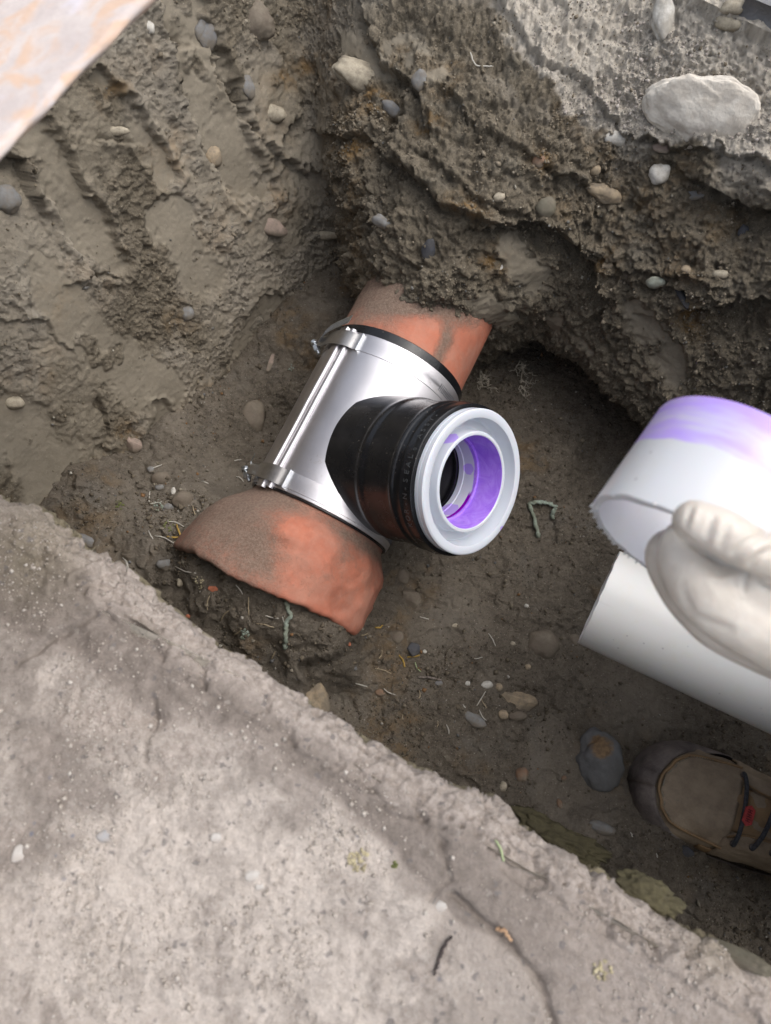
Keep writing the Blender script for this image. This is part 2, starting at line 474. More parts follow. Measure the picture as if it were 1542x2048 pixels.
# anisotropic strata on the far wall
SP = np.stack([pp * .38, qq * .6, zz * 1.15], 1)
stra = fbm(SP, 20, 4, 21, .55, ridged=True)
chip = sstep(.02, .16, fbm(P, 17, 4, 41)) + .7 * sstep(.05, .14, fbm(P, 38, 3, 43)) + .45 * sstep(.10, .17, fbm(P, 75, 3, 45))
lowL = 1 - far
w1, c1 = worley(P, 62, 1); w2, c2 = worley(P, 150, 2); w3, c3 = worley(P, 330, 3)
calm = .50 + .50 * far                                     # the left wall is calmer
d += fbm(P, 5, 3, 11) * .018 * (.5 + .5 * far)
d += stra * .0042 * far * (1 - .5 * sstep(.36, .44, zz))
d += (chip - 1.0) * .0058 * rough * calm * (1 - .4 * sstep(.36, .44, zz)) * (1 - .7 * sstep(.5, .52, zz))
clodm = sstep(-.25, .35, fbm(P, 9, 3, 51)) * rough
d += (.55 - w1) * .0085 * clodm * (.35 + .65 * far) * (1 - .6 * sstep(.36, .44, zz))
d += (.55 - w2) * (.0050 * rough * (.5 + .5 * far) + .0003) * (c2 > -.55)
d += (.55 - w3) * (.0040 * rough * (.5 + .5 * far) + .0003)
d += fbm(P, 110, 3, 61, .65) * (.0062 * rough * (.55 + .45 * far) + .0006)
d += fbm(P, 380, 2, 65, .6) * .0020 * rough
# small holes
hol = sstep(.46, .56, fbm(P, 48, 2, 71)) * rough
hol2 = sstep(.40, .50, fbm(P * np.array([1, 1, .6]), 95, 3, 73)) * (.3 + .7 * rough)
d -= hol2 * .0036 * (1 - .7 * sstep(.33, .42, zz) * far)
d -= hol * .006 * (1 - .6 * sstep(.33, .42, zz))
P2 = P + Nf * d[:, None]
P2[:, 2] += 0.004 * fbm(P, 14, 2, 91) * sstep(.5, .505, zz)
# masks
dl, dsg, _ = poly_dist(rx + 26 * fbm(P, 30, 4, 31), ry + 26 * fbm(P, 30, 4, 32), [(930, -160), (985, 0), (1050, 120), (1130, 235), (1290, 285), (1440, 292), (1560, 335), (1800, 420), (2400, 560)])
dl = -dl * dsg
drym = far * sstep(.20, .26, zz) * (pp > -.45) * np.maximum(sstep(-6, 14, dl), .5 * sstep(-120, 10, dl) * sstep(-.1, .2, fbm(P, 16, 4, 34)))
drym = np.maximum(drym, .75 * sstep(.44, .50, zz + .04 * fbm(P, 9, 3, 33)) * far)
drym = np.maximum(drym, .9 * sstep(.50, .51, zz))
drym = np.maximum(drym, .22 * lowL * sstep(.0, .3, fbm(P, 8, 4, 35)) * rough)
drym = np.maximum(drym, .30 * lowL * (1 - sstep(60, 240, np.hypot(px - 60, py - 520))) * rough)
och = np.zeros(len(P), np.float32)
for (x, y, r) in [(225, 165, 24), (345, 300, 34), (340, 340, 30), (250, 930, 30), (265, 870, 26), (110, 600, 40), (430, 790, 40), (400, 830, 30), (560, 400, 30),
                  (620, 130, 40), (740, 210, 30), (560, 170, 30), (700, 300, 30), (1080, 320, 22), (990, 520, 30), (1220, 510, 30), (930, 420, 30), (1380, 640, 30), (860, 260, 20)]:
    och = np.maximum(och, np.exp(-((rx - x) ** 2 + (ry - y) ** 2) / r ** 2))
och = np.maximum(och, .35 * sstep(.25, .5, fbm(P, 11, 3, 95)))
MASK = np.stack([drym, smooth, och], 1)
Fq = grid_faces(n0, n1)
if FLIP: Fq = Fq[:, ::-1]
# split the sheet: side walls of earth, and the ground above
def sub_mesh(name, Vv, Ff, Mk, mat):
    used = np.unique(Ff); mp = np.full(len(Vv), -1, np.int32); mp[used] = np.arange(len(used))
    me = mesh_np(name, Vv[used], mp[Ff]); add_attr(me, 'mask', Mk[used])
    return link_mesh(name, me, mat)
rowi = Fq[:, 0] // n1; coli = Fq[:, 0] % n1
is_ground = rowi >= rim_idx
colS = ss[coli]
iB, iX = sk[5], sk[10]
O_WALLS = []
for nm, sel, lab in (('earth_wall', (~is_ground) & (colS < iB), 'trench wall of brown soil hidden below the pale slab'),
                     ('earth_wall', (~is_ground) & (colS >= iB) & (colS < iX), 'smeared brown earth wall with bucket tooth marks on the left'),
                     ('earth_wall', (~is_ground) & (colS >= iX), 'rough stony brown earth wall with pale dry top'),
                     ('ground', is_ground, 'dry pale ground around the top of the trench')):
    FF = Fq[sel]
    if nm == 'ground':        # coarser sheet: every third column is enough out here
        cols = np.arange(0, n1, 3); cols = cols if cols[-1] == n1 - 1 else np.append(cols, n1 - 1); rows = np.arange(rim_idx, n0)
        ii = rows[:, None] * n1 + cols[None]
        FF = np.stack([ii[:-1, :-1], ii[1:, :-1], ii[1:, 1:], ii[:-1, 1:]], -1).reshape(-1, 4)
        if FLIP: FF = FF[:, ::-1]
    o = sub_mesh(nm, P2, FF, MASK, M_SOIL); tag(o, lab, None, None, 'structure'); O_WALLS.append(o)
WV, WN = P2, Nf
W_SEL = (np.arange(len(P)) // n1 < rim_idx)
W_DRY = drym; W_SMOOTH = smooth; W_PX, W_PY = px, py

# ------------------------------------------------------------------ trench floor
FC = [(230, 1060, .15), (300, 950, .12), (330, 880, .09), (380, 1000, .14), (330, 1100, .17), (400, 1120, .215), (470, 1140, .238), (520, 1175, .242), (560, 1205, .236), (600, 1232, .226), (650, 1272, .205), (430, 1180, .215), (500, 1230, .215), (580, 1270, .21),
      (670, 1300, .18), (450, 1290, .16), (560, 1340, .15), (350, 1220, .17), (600, 1330, .165), (150, 1000, .16), (250, 1150, .16), (500, 1400, .14),
      (740, 1330, .06), (690, 1400, .05), (780, 1420, .05), (760, 1230, .07), (850, 1200, .04), (850, 1350, .045), (950, 1300, .03), (1000, 1200, .02), (1100, 1100, .01),
      (1000, 1450, .035), (900, 1520, .04), (1100, 1400, .02), (1150, 1550, .03), (1200, 1300, .0), (1350, 1500, .0), (1200, 1700, .06), (1300, 1780, .08), (1420, 1830, .05),
      (1542, 1880, .03), (1450, 1600, 0), (1100, 900, .03), (1050, 800, .03), (1000, 720, .02), (1150, 800, .03), (1200, 950, 0), (1300, 900, .03), (560, 830, .03), (520, 880, .04),
      (470, 900, .06), (600, 760, .05), (650, 680, .08), (480, 960, .07), (420, 860, .08), (1542, 1300, 0), (1700, 1600, 0), (1900, 1500, 0)]
fc = np.array([[*pq(at_z(x, y, z)), z] for x, y, z in FC])
pf = density_samples([(-.64, .0021), (.55, .0021), (.75, .01), (1.9, .06)])
qf = density_samples([(-.08, .0021), (.80, .0021)])
PG, QG = np.meshgrid(pf, qf, indexing='ij')
pg, qg = PG.ravel(), QG.ravel()
num = np.zeros(len(pg)); den = np.zeros(len(pg))
for p_, q_, z_ in fc:
    w = 1 / (((pg - p_) ** 2 + (qg - q_) ** 2) + .0006) ** 2
    num += w * z_; den += w
zf = num / den
FP = world_pq(pg, qg, zf)
fx, fy, _ = project(FP)
# crumbling bank edge right of the bell: sharpen the step
dd, sg, _ = poly_dist(fx + 20 * fbm(FP, 25, 3, 7), fy + 20 * fbm(FP, 25, 3, 8), [(700, 1285), (670, 1305), (600, 1345), (612, 1390), (600, 1450)])
zf += np.where(sg > 0, .016, -.020) * np.exp(-dd / 40) * sstep(0, 3, dd)
for (x, y, r, a) in [(900, 1290, 70, .006), (560, 850, 60, .03), (1320, 1450, 120, .010)]:
    zf -= a * np.exp(-((fx - x) ** 2 + (fy - y) ** 2) / r ** 2)
ring_d = np.hypot((fx - 905) / 1.25, fy - 1270)
zf += .0035 * np.exp(-((ring_d - 78) / 9) ** 2) * sstep(1240, 1290, fy)
FP[:, 2] = zf
rgh = .35 + .65 * sstep(-.25, .3, fbm(FP, 8, 3, 12))
grav = np.exp(-((fx - 330) ** 2 + (fy - 1000) ** 2) / 90 ** 2) + np.exp(-((fx - 470) ** 2 + (fy - 1240) ** 2) / 150 ** 2) * .6
sm = np.maximum(sstep(.15, .45, fbm(FP, 7, 3, 14)) * .7, .8 * np.exp(-((fx - 900) ** 2 + (fy - 1230) ** 2) / 90 ** 2))
sm = np.maximum(sm, .8 * np.exp(-((fx - 620) ** 2 + (fy - 1380) ** 2) / 50 ** 2)); sm = np.maximum(sm, .85 * np.exp(-((fx - 1280) ** 2 + (fy - 1420) ** 2) / 110 ** 2))
sm = .8 * sm * (1 - np.clip(grav, 0, 1))
w1, c1 = worley(FP, 85, 11); w2, c2 = worley(FP, 190, 12); w3, c3 = worley(FP, 380, 13)
dz = fbm(FP, 9, 3, 16) * .010
dz += (.5 - w1) * .0075 * (c1 > .1) * (1 - sm)
dz += (.5 - w2) * .0046 * (c2 > -.3) * (1 - sm) * rgh
dz += (.5 - w3) * .0022 * (1 - .6 * sm)
dz += fbm(FP, 60, 4, 17, .6) * .0046 * (1 - .6 * sm)
dz += .004 * (sstep(.0, .12, fbm(FP, 26, 3, 19)) - .5) * (1 - .5 * sm)
edge = sstep(1.0, .9, np.abs(pg))
FP2 = FP.copy(); FP2[:, 2] += dz
FP2[:, 0] += .003 * vn(FP, 130, 23); FP2[:, 1] += .003 * vn(FP, 130, 24)
fd = .25 * np.clip(grav, 0, 1) + .35 * np.exp(-((fx - 700) ** 2 + (fy - 1400) ** 2) / 60 ** 2)
fo = .4 * sstep(.2, .5, fbm(FP, 10, 3, 25))
Ff = grid_faces(len(pf), len(qf))
me = mesh_np('trench_floor', FP2, Ff); add_attr(me, 'mask', np.stack([fd, sm, fo], 1))
O_FLOOR = link_mesh('trench_floor', me, M_FLOOR); tag(O_FLOOR, 'damp dark crumbly soil floor of the trench', None, None, 'structure')
if O_FLOOR.data.polygons[0].normal.z < 0: O_FLOOR.data.flip_normals()

# ------------------------------------------------------------------ pale slab in front
EDGE = [(-60, 945), (0, 985), (60, 1010), (140, 1070), (200, 1110), (290, 1172), (330, 1212), (420, 1290), (470, 1312), (560, 1370), (640, 1420), (700, 1462), (760, 1495), (830, 1545),
        (920, 1572), (1000, 1598), (1022, 1618), (1040, 1650), (1100, 1700), (1200, 1745), (1300, 1812), (1400, 1868), (1542, 1950), (1620, 2000)]
EZ = .488
ep = np.array([pq(at_z(x, y, EZ)) for x, y in EDGE])
us = density_samples([(-2.6, .08), (-.60, .02), (-.42, .0014), (.34, .0014), (.5, .01), (2.6, .08)])
qe = np.interp(us, ep[:, 0], ep[:, 1])
PR = [(.16, .395), (.05, .400), (.012, .412), (.001, .440), (.0, .470), (.003, .486), (.012, .495), (.035, .500), (.35, .500), (.7, .500), (2.4, .50)]
pl = np.concatenate([[0], np.cumsum(np.linalg.norm(np.diff(np.array(PR), axis=0), axis=1))])
vs_ = density_samples([(0, .01), (.10, .003), (.16, .0015), (pl[7], .0014), (pl[7] + .27, .0014), (pl[8] + .02, .02), (pl[-1] - .1, .15)])
vs_ = np.minimum(vs_, pl[-1])
off = np.interp(vs_, pl, [a for a, b in PR]); zs = np.interp(vs_, pl, [b for a, b in PR])
US, OF = np.meshgrid(us, off, indexing='ij'); ZS = np.broadcast_to(zs, US.shape)
SQ = qe[:, None] - OF
SB = world_pq(US, SQ, ZS.copy())
SN = grid_normals(SB)
if SN[len(us) // 2, -1, 2] < 0: SN = -SN; SF = True
else: SF = False
SP_ = SB.reshape(-1, 3); SNf = SN.reshape(-1, 3)
sx, sy, _ = project(SP_)
offf = OF.ravel(); zsf = ZS.ravel()
lip = 1 - sstep(.02, .09, offf)
sd = fbm(SP_, 6, 3, 101) * .004 * (1 - .3 * lip)
sd += fbm(SP_, 24, 4, 103) * (.0014 + .005 * lip)
chip = sstep(.03, .07, fbm(SP_, 30, 5, 105, .6)) + .6 * sstep(.04, .08, fbm(SP_, 75, 4, 106, .6)) - .7
sd += chip * (.0007 + .0034 * lip * (zsf < .499))
w1, c1 = worley(SP_, 120, 21); w2, c2 = worley(SP_, 300, 22)
dampd, sgn, _ = poly_dist(sx + 40 * fbm(SP_, 18, 3, 110), sy + 40 * fbm(SP_, 18, 3, 111), [(-40, 1200), (130, 1290), (330, 1400), (520, 1450), (680, 1590), (830, 1740), (950, 1850), (1080, 1960), (1140, 2100)])
band = np.where(sgn > 0, 1, 0)
distE, _, _ = poly_dist(sx, sy, EDGE)
inner = (sgn < 0)
damp = np.where(inner, 1.0, 1 - sstep(0, 40, dampd)) * sstep(25, 95, distE + 30 * fbm(SP_, 25, 3, 112))
damp *= 1 - .6 * sstep(900, 1300, sx)
damp = np.maximum(damp, .7 * (1 - sstep(30, 80, np.hypot(sx - 80, sy - 1270))))
damp = np.maximum(damp, .55 * sstep(.05, .3, fbm(SP_, 14, 4, 115)) * (~inner))
dustm = (1 - damp) * (~inner) * (.3 + .7 * sstep(-.2, .3, fbm(SP_, 10, 4, 117)))
crust = dustm * sstep(-.1, .3, fbm(SP_, 30, 3, 120))
sd += (.5 - w1) * .0011 * (c1 > .0) * (.25 + .9 * dustm)
sd += (.5 - w2) * .0006
sd += crust * .0018 * sstep(0, .2, fbm(SP_, 60, 3, 119))
sd += fbm(SP_, 210, 3, 122, .7, ridged=True) * .0007 * (.4 + dustm)
sd += fbm(SP_, 130, 4, 121, .6) * .0014 * (.5 + .6 * dustm)
for (x, y, r, a) in [(300, 1440, 26, .006), (890, 1690, 14, .004), (1000, 1880, 30, .004), (1090, 1960, 26, .004), (150, 1290, 30, .006), (1300, 1900, 14, .004)]:
    sd -= a * np.exp(-((sx + 12 * fbm(SP_, 60, 2, 125) - x) ** 2 + (sy - y) ** 2) / r ** 2)
for pts, a, w in [([(300, 1400), (305, 1460), (295, 1530)], .004, 6), ([(880, 1640), (900, 1760), (850, 1800)], .003, 6), ([(900, 1790), (1000, 1860), (1070, 1950), (1110, 2060)], .006, 8),
                  ([(30, 1330), (90, 1290), (190, 1225)], .004, 8)]:
    dd, _, _ = poly_dist(sx + 18 * fbm(SP_, 40, 3, 127), sy + 18 * fbm(SP_, 40, 3, 128), pts)
    sd -= a * np.exp(-(dd / w) ** 2)
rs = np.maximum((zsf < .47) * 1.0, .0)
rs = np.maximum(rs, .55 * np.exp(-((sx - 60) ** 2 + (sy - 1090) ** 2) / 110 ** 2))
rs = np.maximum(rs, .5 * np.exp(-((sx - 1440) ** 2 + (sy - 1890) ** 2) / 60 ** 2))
SV = SP_ + SNf * sd[:, None]
fS = grid_faces(len(us), len(off))
if SF: fS = fS[:, ::-1]
me = mesh_np('concrete_slab', SV, fS); add_attr(me, 'mask', np.stack([damp, dustm, rs], 1))
O_SLAB = link_mesh('pavement', me, M_SLAB); tag(O_SLAB, 'dusty pale slab with a crumbling edge above the trench', None, None, 'structure')

# smooth grey paving beyond the far rim
def rough_box(name, c, ax, ay, hx, hy, z0, z1, nx, ny, amp, mat, seed=0, bev=.004, parent=None):
    """a slab: top grid with rounded, uneven rim and side walls"""
    V = []; xs = np.linspace(-hx, hx, nx); ys = np.linspace(-hy, hy, ny)
    X, Y = np.meshgrid(xs, ys, indexing='ij')
    T = np.array(c)[None, None] + X[..., None] * np.array(ax) + Y[..., None] * np.array(ay)
    T[..., 2] = z1
    t = T.reshape(-1, 3); nn = fbm(t, 12, 4, seed)
    t = t + np.array([0, 0, 1.0]) * (nn * amp)[:, None]
    ex = np.maximum(np.abs(X) / hx, 0).ravel(); ey = (np.abs(Y) / hy).ravel()
    t[:, 2] -= bev * np.maximum((ex > .999), (ey > .999))
    F_ = grid_faces(nx, ny).tolist()
    idx = np.arange(nx * ny).reshape(nx, ny)
    loop = list(idx[:, 0]) + list(idx[-1, 1:]) + list(idx[::-1, -1][1:]) + list(idx[0, ::-1][1:-1])
    low = []; v = t.tolist()
    for i in loop:
        q = list(t[i]); q[2] = z0; low.append(len(v)); v.append(q)
    n = len(loop)
    for i in range(n): F_.append([loop[i], loop[(i + 1) % n], low[(i + 1) % n], low[i]])
    F_.append(low[::-1])
    return pydata(name, v, F_, mat, parent, True)
M_PAVE = simple('grey_paving', (0.20, 0.20, 0.205), .85, var=.08, scale=30, bump=.002, bscale=500)
c = world_pq(np.array(1.442), np.array(1.600), np.array(.52))
O_PAVE = rough_box('pavement', c, EV, NV, 1.50, .785, .500, .531, 90, 60, .0015, M_PAVE, 3)
tag(O_PAVE, 'smooth grey paving beyond the far edge of the trench', None, None, 'structure')
# ================================================================== materials of the objects
def dirt_mat(name, col, col2, dirt=(0.27, 0.225, 0.175), rough=.8, amount=.5, spec=.3, axis=None):
    m, nt, b = newmat(name); g = NT(nt)
    base = g.mix(g.rng(g.noise(14, 5, .65), .35, .65), col2, col)
    base = g.mix(g.math('MULTIPLY', g.rng(g.noise(90, 4, .7), .45, .75), .35), base, tuple(x * 1.25 for x in col))
    geo = g.n('ShaderNodeVertexColor', layer_name='dirt'); sc = g.n('ShaderNodeSeparateColor'); g.l(geo.outputs['Color'], sc.inputs[0])
    n = g.math('ADD', g.math('MULTIPLY', g.noise(34, 8, .85), .62), g.math('MULTIPLY', g.noise(240, 4, .85), .38))
    th = g.math('SUBTRACT', g.math('ADD', n, sc.outputs[0]), 1.0)
    f = g.rng(th, -.16, .24)
    dc = g.mix(g.rng(g.noise(300, 3, .7), .35, .65), tuple(x * .62 for x in dirt), dirt)
    dust = g.mix(g.rng(g.noise(22, 5, .7), .35, .65, .02, .26), base, (0.42, 0.33, 0.26))
    g.l(g.mix(g.math('MULTIPLY', f, .80), dust, dc), b.inputs['Base Color'])
    b.inputs['Roughness'].default_value = rough; b.inputs['Specular IOR Level'].default_value = spec
    h = g.math('ADD', g.math('MULTIPLY', g.noise(60, 4, .6), .3), g.math('MULTIPLY', g.math('MULTIPLY', f, g.noise(520, 4, .8)), 1.4))
    g.l(g.bump(h, .0022, .9), b.inputs['Normal'])
    return m
M_CLAY = dirt_mat('terracotta', (0.47, 0.160, 0.095), (0.36, 0.125, 0.078))

def steel_mat():
    m, nt, b = newmat('brushed_stainless_steel'); g = NT(nt)
    mp = g.n('ShaderNodeMapping'); mp.inputs['Scale'].default_value = (900, 6, 6); g.l(g.coord(), mp.inputs['Vector'])
    br = g.noise(1.0, 3, .6, vec=mp.outputs[0])
    g.l(g.mix(g.rng(g.noise(12, 4, .6), .3, .7), (0.58, 0.565, 0.58), (0.66, 0.645, 0.665)), b.inputs['Base Color'])
    df = g.math('MULTIPLY', g.rng(g.noise(16, 6, .8), .56, .70), g.rng(g.noise(260, 3, .7), .46, .60))
    df = g.math('MULTIPLY', df, .65)
    g.l(g.mix(df, b.inputs['Base Color'].links[0].from_socket, (0.25, 0.21, 0.165)), b.inputs['Base Color'])
    g.l(g.math('SUBTRACT', 1.0, df), b.inputs['Metallic'])
    g.l(g.math('ADD', g.math('MULTIPLY', g.noise(35, 5, .7), .16), .38), b.inputs['Roughness'])
    b.inputs['Anisotropic'].default_value = .5
    h = g.math('ADD', g.math('MULTIPLY', br, .4), g.math('MULTIPLY', g.noise(18, 2, .5), 3.0))
    g.l(g.bump(h, .0004, .5), b.inputs['Normal'])
    return m
M_STEEL = steel_mat()
M_STEEL_D = simple('worn_strap_steel', (0.48, 0.465, 0.45), .38, 1.0, .12, 60, .0003, 900)
M_SLOT = simple('slot_shadow_steel', (0.14, 0.14, 0.15), .6, .6, .1)
M_BOLT = simple('zinc_bolt', (0.62, 0.66, 0.68), .30, 1.0, .1, 90, .0003, 700)

def rubber_mat():
    m, nt, b = newmat('black_rubber'); g = NT(nt)
    c = g.mix(g.rng(g.noise(25, 5, .7), .45, .8), (0.008, 0.0085, 0.010), (0.020, 0.020, 0.022))
    c = g.mix(g.math('MULTIPLY', g.rng(g.noise(9, 5, .75), .60, .75), .14), c, (0.12, 0.11, 0.10))
    v = g.n('ShaderNodeTexVoronoi'); v.inputs['Scale'].default_value = 230; g.l(g.coord(), v.inputs['Vector'])
    sel = g.n('ShaderNodeSeparateColor'); g.l(v.outputs['Color'], sel.inputs[0])
    f = g.math('MULTIPLY', g.rng(v.outputs['Distance'], .16, .08), g.math('GREATER_THAN', sel.outputs[0], .86))
    c = g.mix(g.math('MULTIPLY', f, .5), c, (0.30, 0.26, 0.22))
    g.l(c, b.inputs['Base Color'])
    g.l(g.math('ADD', g.math('MULTIPLY', g.noise(30, 5, .7), .26), .12), b.inputs['Roughness'])
    b.inputs['Specular IOR Level'].default_value = .4
    g.l(g.bump(g.math('ADD', g.noise(40, 3, .5), g.math('MULTIPLY', g.noise(400, 3, .6), .15)), .0012, .4), b.inputs['Normal'])
    return m
M_RUB = rubber_mat()
M_RUB_TXT = simple('scuffed_rubber_lettering', (0.07, 0.075, 0.08), .45, 0, .2, 300)
M_RUB_IN = simple('wet_inner_rubber', (0.010, 0.010, 0.011), .18, 0, .1, 60, .0006, 90)

def pvc_mat(name, base, prim=None):
    """prim: 'bush' or 'held' adds violet primer where it was brushed on"""
    m, nt, b = newmat(name); g = NT(nt)
    c = g.mix(g.rng(g.noise(8, 4, .6), .3, .7), tuple(x * .965 for x in base), base)
    if prim != 'bush':
        sm = g.math('MULTIPLY', g.rng(g.noise(22, 5, .75), .48, .70), .5 if prim is None else .2)
        c = g.mix(sm, c, (0.60, 0.58, 0.50))
        v = g.vor(75, out='Distance')
        sp = g.math('MULTIPLY', g.rng(v, .10, .05), g.rng(g.noise(12, 2), .50, .60))
        c = g.mix(g.math('MULTIPLY', sp, .6), c, (0.30, 0.28, 0.30))
        mp = g.n('ShaderNodeMapping'); mp.inputs['Scale'].default_value = (14, 170, 170); g.l(g.coord(), mp.inputs['Vector'])
        sc = g.rng(g.noise(1, 3, .6, vec=mp.outputs[0]), .66, .78)
        c = g.mix(g.math('MULTIPLY', sc, .22), c, (0.42, 0.40, 0.36))
    sx_ = g.n('ShaderNodeSeparateXYZ'); g.l(g.coord(), sx_.inputs[0])
    X, Y, Z_ = sx_.outputs
    violet, deep = (0.40, 0.19, 0.86), (0.24, 0.0, 0.42)
    if prim == 'bush':
        r2 = g.math('SQRT', g.math('ADD', g.math('POWER', X, 2), g.math('POWER', Y, 2)))
        nz = g.math('MULTIPLY', g.math('SUBTRACT', g.noise(30, 5, .7), .5), .006)
        zz_ = g.math('ADD', Z_, nz)
        ins = g.math('LESS_THAN', r2, .0536)
        side = g.math('GREATER_THAN', zz_, .1785)
        f = g.math('MULTIPLY', ins, side)
        vv_ = g.mix(g.rng(g.noise(40, 5, .7, dist=1.5), .3, .7), (0.36, 0.16, 0.80), (0.50, 0.29, 0.90))
        c = g.mix(f, c, vv_)
        for (bx, by, bz, br) in BLOBS:
            cc = g.n('ShaderNodeVectorMath', operation='DISTANCE'); g.l(g.coord(), cc.inputs[0]); cc.inputs[1].default_value = (bx, by, bz)
            dd_ = g.math('ADD', cc.outputs['Value'], g.math('MULTIPLY', g.math('SUBTRACT', g.noise(60, 3, .6), .5), .008))
            c = g.mix(g.math('MULTIPLY', g.math('LESS_THAN', dd_, br), .75), c, (0.44, 0.26, 0.84))
        run = g.math('MULTIPLY', g.math('MULTIPLY', g.math('LESS_THAN', g.math('ABSOLUTE', g.math('SUBTRACT', Z_, .1785)), .0022), g.math('LESS_THAN', r2, .054)), g.rng(g.math('ADD', g.math('MULTIPLY', X, -.68), g.math('MULTIPLY', Y, -.73)), .030, .036))
        c = g.mix(run, c, deep)
    if prim == 'held':
        mp2 = g.n('ShaderNodeMapping'); mp2.inputs['Scale'].default_value = (60, 9, 9); g.l(g.coord(), mp2.inputs['Vector'])
        st = g.noise(1, 4, .65, vec=mp2.outputs[0])
        x2 = g.math('ADD', X, g.math('MULTIPLY', g.math('SUBTRACT', g.noise(14, 4, .6), .5), .012))
        f = g.rng(x2, HELD_P0, HELD_P0 + .0022)
        stf = g.rng(st, .38, .66, .95, .30)
        c = g.mix(g.math('MULTIPLY', f, stf), c, (0.47, 0.32, 0.86))
    g.l(c, b.inputs['Base Color'])
    b.inputs['Roughness'].default_value = .30 if prim != 'bush' else .26
    b.inputs['Specular IOR Level'].default_value = .5
    b.inputs['Subsurface Weight'].default_value = .12; b.inputs['Subsurface Scale'].default_value = .006
    g.l(g.bump(g.noise(26, 3, .5), .0006, .35), b.inputs['Normal'])
    return m
BLOBS = [(.0275, .059, .207, .0115), (-.021, -.0795, .2165, .0055), (.030, -.036, .170, .007), (-.026, -.040, .166, .012), (-.046, -.012, .170, .006)]
HELD_P0 = .040

def latex_mat():
    m, nt, b = newmat('cream_latex'); g = NT(nt)
    c = g.mix(g.rng(g.noise(45, 4, .6), .3, .7), (0.50, 0.45, 0.39), (0.61, 0.56, 0.495))
    g.l(c, b.inputs['Base Color'])
    b.inputs['Roughness'].default_value = .42
    b.inputs['Subsurface Weight'].default_value = .35; b.inputs['Subsurface Scale'].default_value = .006
    b.inputs['Subsurface Radius'].default_value = (1.0, .55, .38)
    mp = g.n('ShaderNodeMapping'); mp.inputs['Scale'].default_value = (1, 1, 1); g.l(g.coord(), mp.inputs['Vector'])
    fold = g.noise(55, 3, .5, dist=1.2)
    g.l(g.bump(g.math('ADD', g.math('MULTIPLY', g.rng(fold, .30, .70), 1.0), g.math('MULTIPLY', g.noise(600, 2, .5), .05)), .0010, .30), b.inputs['Normal'])
    return m
M_LATEX = latex_mat()

def leather_mat(name, col, col2, rough=.55, b1=.0012):
    m, nt, b = newmat(name); g = NT(nt)
    c = g.mix(g.rng(g.noise(30, 6, .7), .3, .7), col2, col)
    c = g.mix(g.math('MULTIPLY', g.rng(g.noise(14, 5, .7), .5, .75), .45), c, tuple(x * .75 for x in col))
    c = g.mix(g.math('MULTIPLY', g.rng(g.noise(260, 3, .7), .55, .75), .3), c, (0.19, 0.17, 0.14))
    g.l(c, b.inputs['Base Color']); b.inputs['Roughness'].default_value = rough
    b.inputs['Specular IOR Level'].default_value = .3
    g.l(g.bump(g.math('ADD', g.noise(420, 3, .6), g.math('MULTIPLY', g.noise(45, 4, .6), 1.6)), b1, .5), b.inputs['Normal'])
    return m
M_LEATHER = leather_mat('brown_leather', (0.38, 0.30, 0.21), (0.24, 0.185, 0.13))
M_LEATHER_L = leather_mat('tan_leather_edge', (0.34, 0.22, 0.11), (0.22, 0.145, 0.08))
M_SOLE = leather_mat('dark_rubber_sole', (0.23, 0.195, 0.175), (0.095, 0.080, 0.075), .6)
M_LACE = simple('dark_lace', (0.085, 0.090, 0.105), .8, 0, .3, 300, .0006, 900)
M_TAG = simple('red_tag', (0.62, 0.07, 0.07), .6, 0, .2, 200)
M_TAGMARK = simple('tag_print', (0.12, 0.015, 0.02), .7)
M_DENIM = simple('dark_work_trousers', (0.030, 0.034, 0.045), .9, 0, .2, 120, .001, 500)
M_JACKET = simple('dark_jacket', (0.035, 0.035, 0.038), .9, 0, .2, 60, .002, 200)
M_SKIN = simple('skin', (0.50, 0.30, 0.22), .5, 0, .08, 40, .0006, 500, sub=.2)
M_HAIR = simple('dark_hair', (0.03, 0.022, 0.016), .6, 0, .2, 300)

# ================================================================== mesh builders
def lathe(profile, n=96, axis='X', a0=0, a1=2 * PI, fn=None):
    """profile: (axial, radius). returns verts, faces"""
    full = abs(a1 - a0 - 2 * PI) < 1e-6
    m = n if full else n + 1
    V, Fc = [], []
    for (h, r) in profile:
        for k in range(m):
            a = a0 + (a1 - a0) * k / n
            rr = fn(h, a, r) if fn else r
            c, s = math.cos(a) * rr, math.sin(a) * rr
            V.append((h, s, c) if axis == 'X' else (c, s, h))
    for i in range(len(profile) - 1):
        for k in range(n):
            k2 = (k + 1) % m if full else k + 1
            q = [i * m + k, (i + 1) * m + k, (i + 1) * m + k2, i * m + k2]
            Fc.append(q if axis == 'X' else q[::-1])
    return V, Fc
def tube(pts, rad, n=8, cap=True):
    P_ = [np.array(p, float) for p in pts]
    V, Fc = [], []
    up = np.array([0, 0, 1.0])
    t0 = nrm(P_[1] - P_[0]); x = np.cross(t0, up)
    if np.linalg.norm(x) < .05: x = np.cross(t0, [1, 0, 0])
    x = nrm(x)
    for i, p in enumerate(P_):
        t = nrm(P_[min(i + 1, len(P_) - 1)] - P_[max(i - 1, 0)])
        x = nrm(x - t * (x @ t)); y = np.cross(t, x)
        r = rad[i] if hasattr(rad, '__len__') else rad
        for k in range(n):
            a = 2 * PI * k / n
            V.append(tuple(p + r * (math.cos(a) * x + math.sin(a) * y)))
    for i in range(len(P_) - 1):
        for k in range(n):
            Fc.append([i * n + k, i * n + (k + 1) % n, (i + 1) * n + (k + 1) % n, (i + 1) * n + k])
    if cap:
        Fc.append(list(range(n))[::-1]); Fc.append([(len(P_) - 1) * n + k for k in range(n)])
    return V, Fc
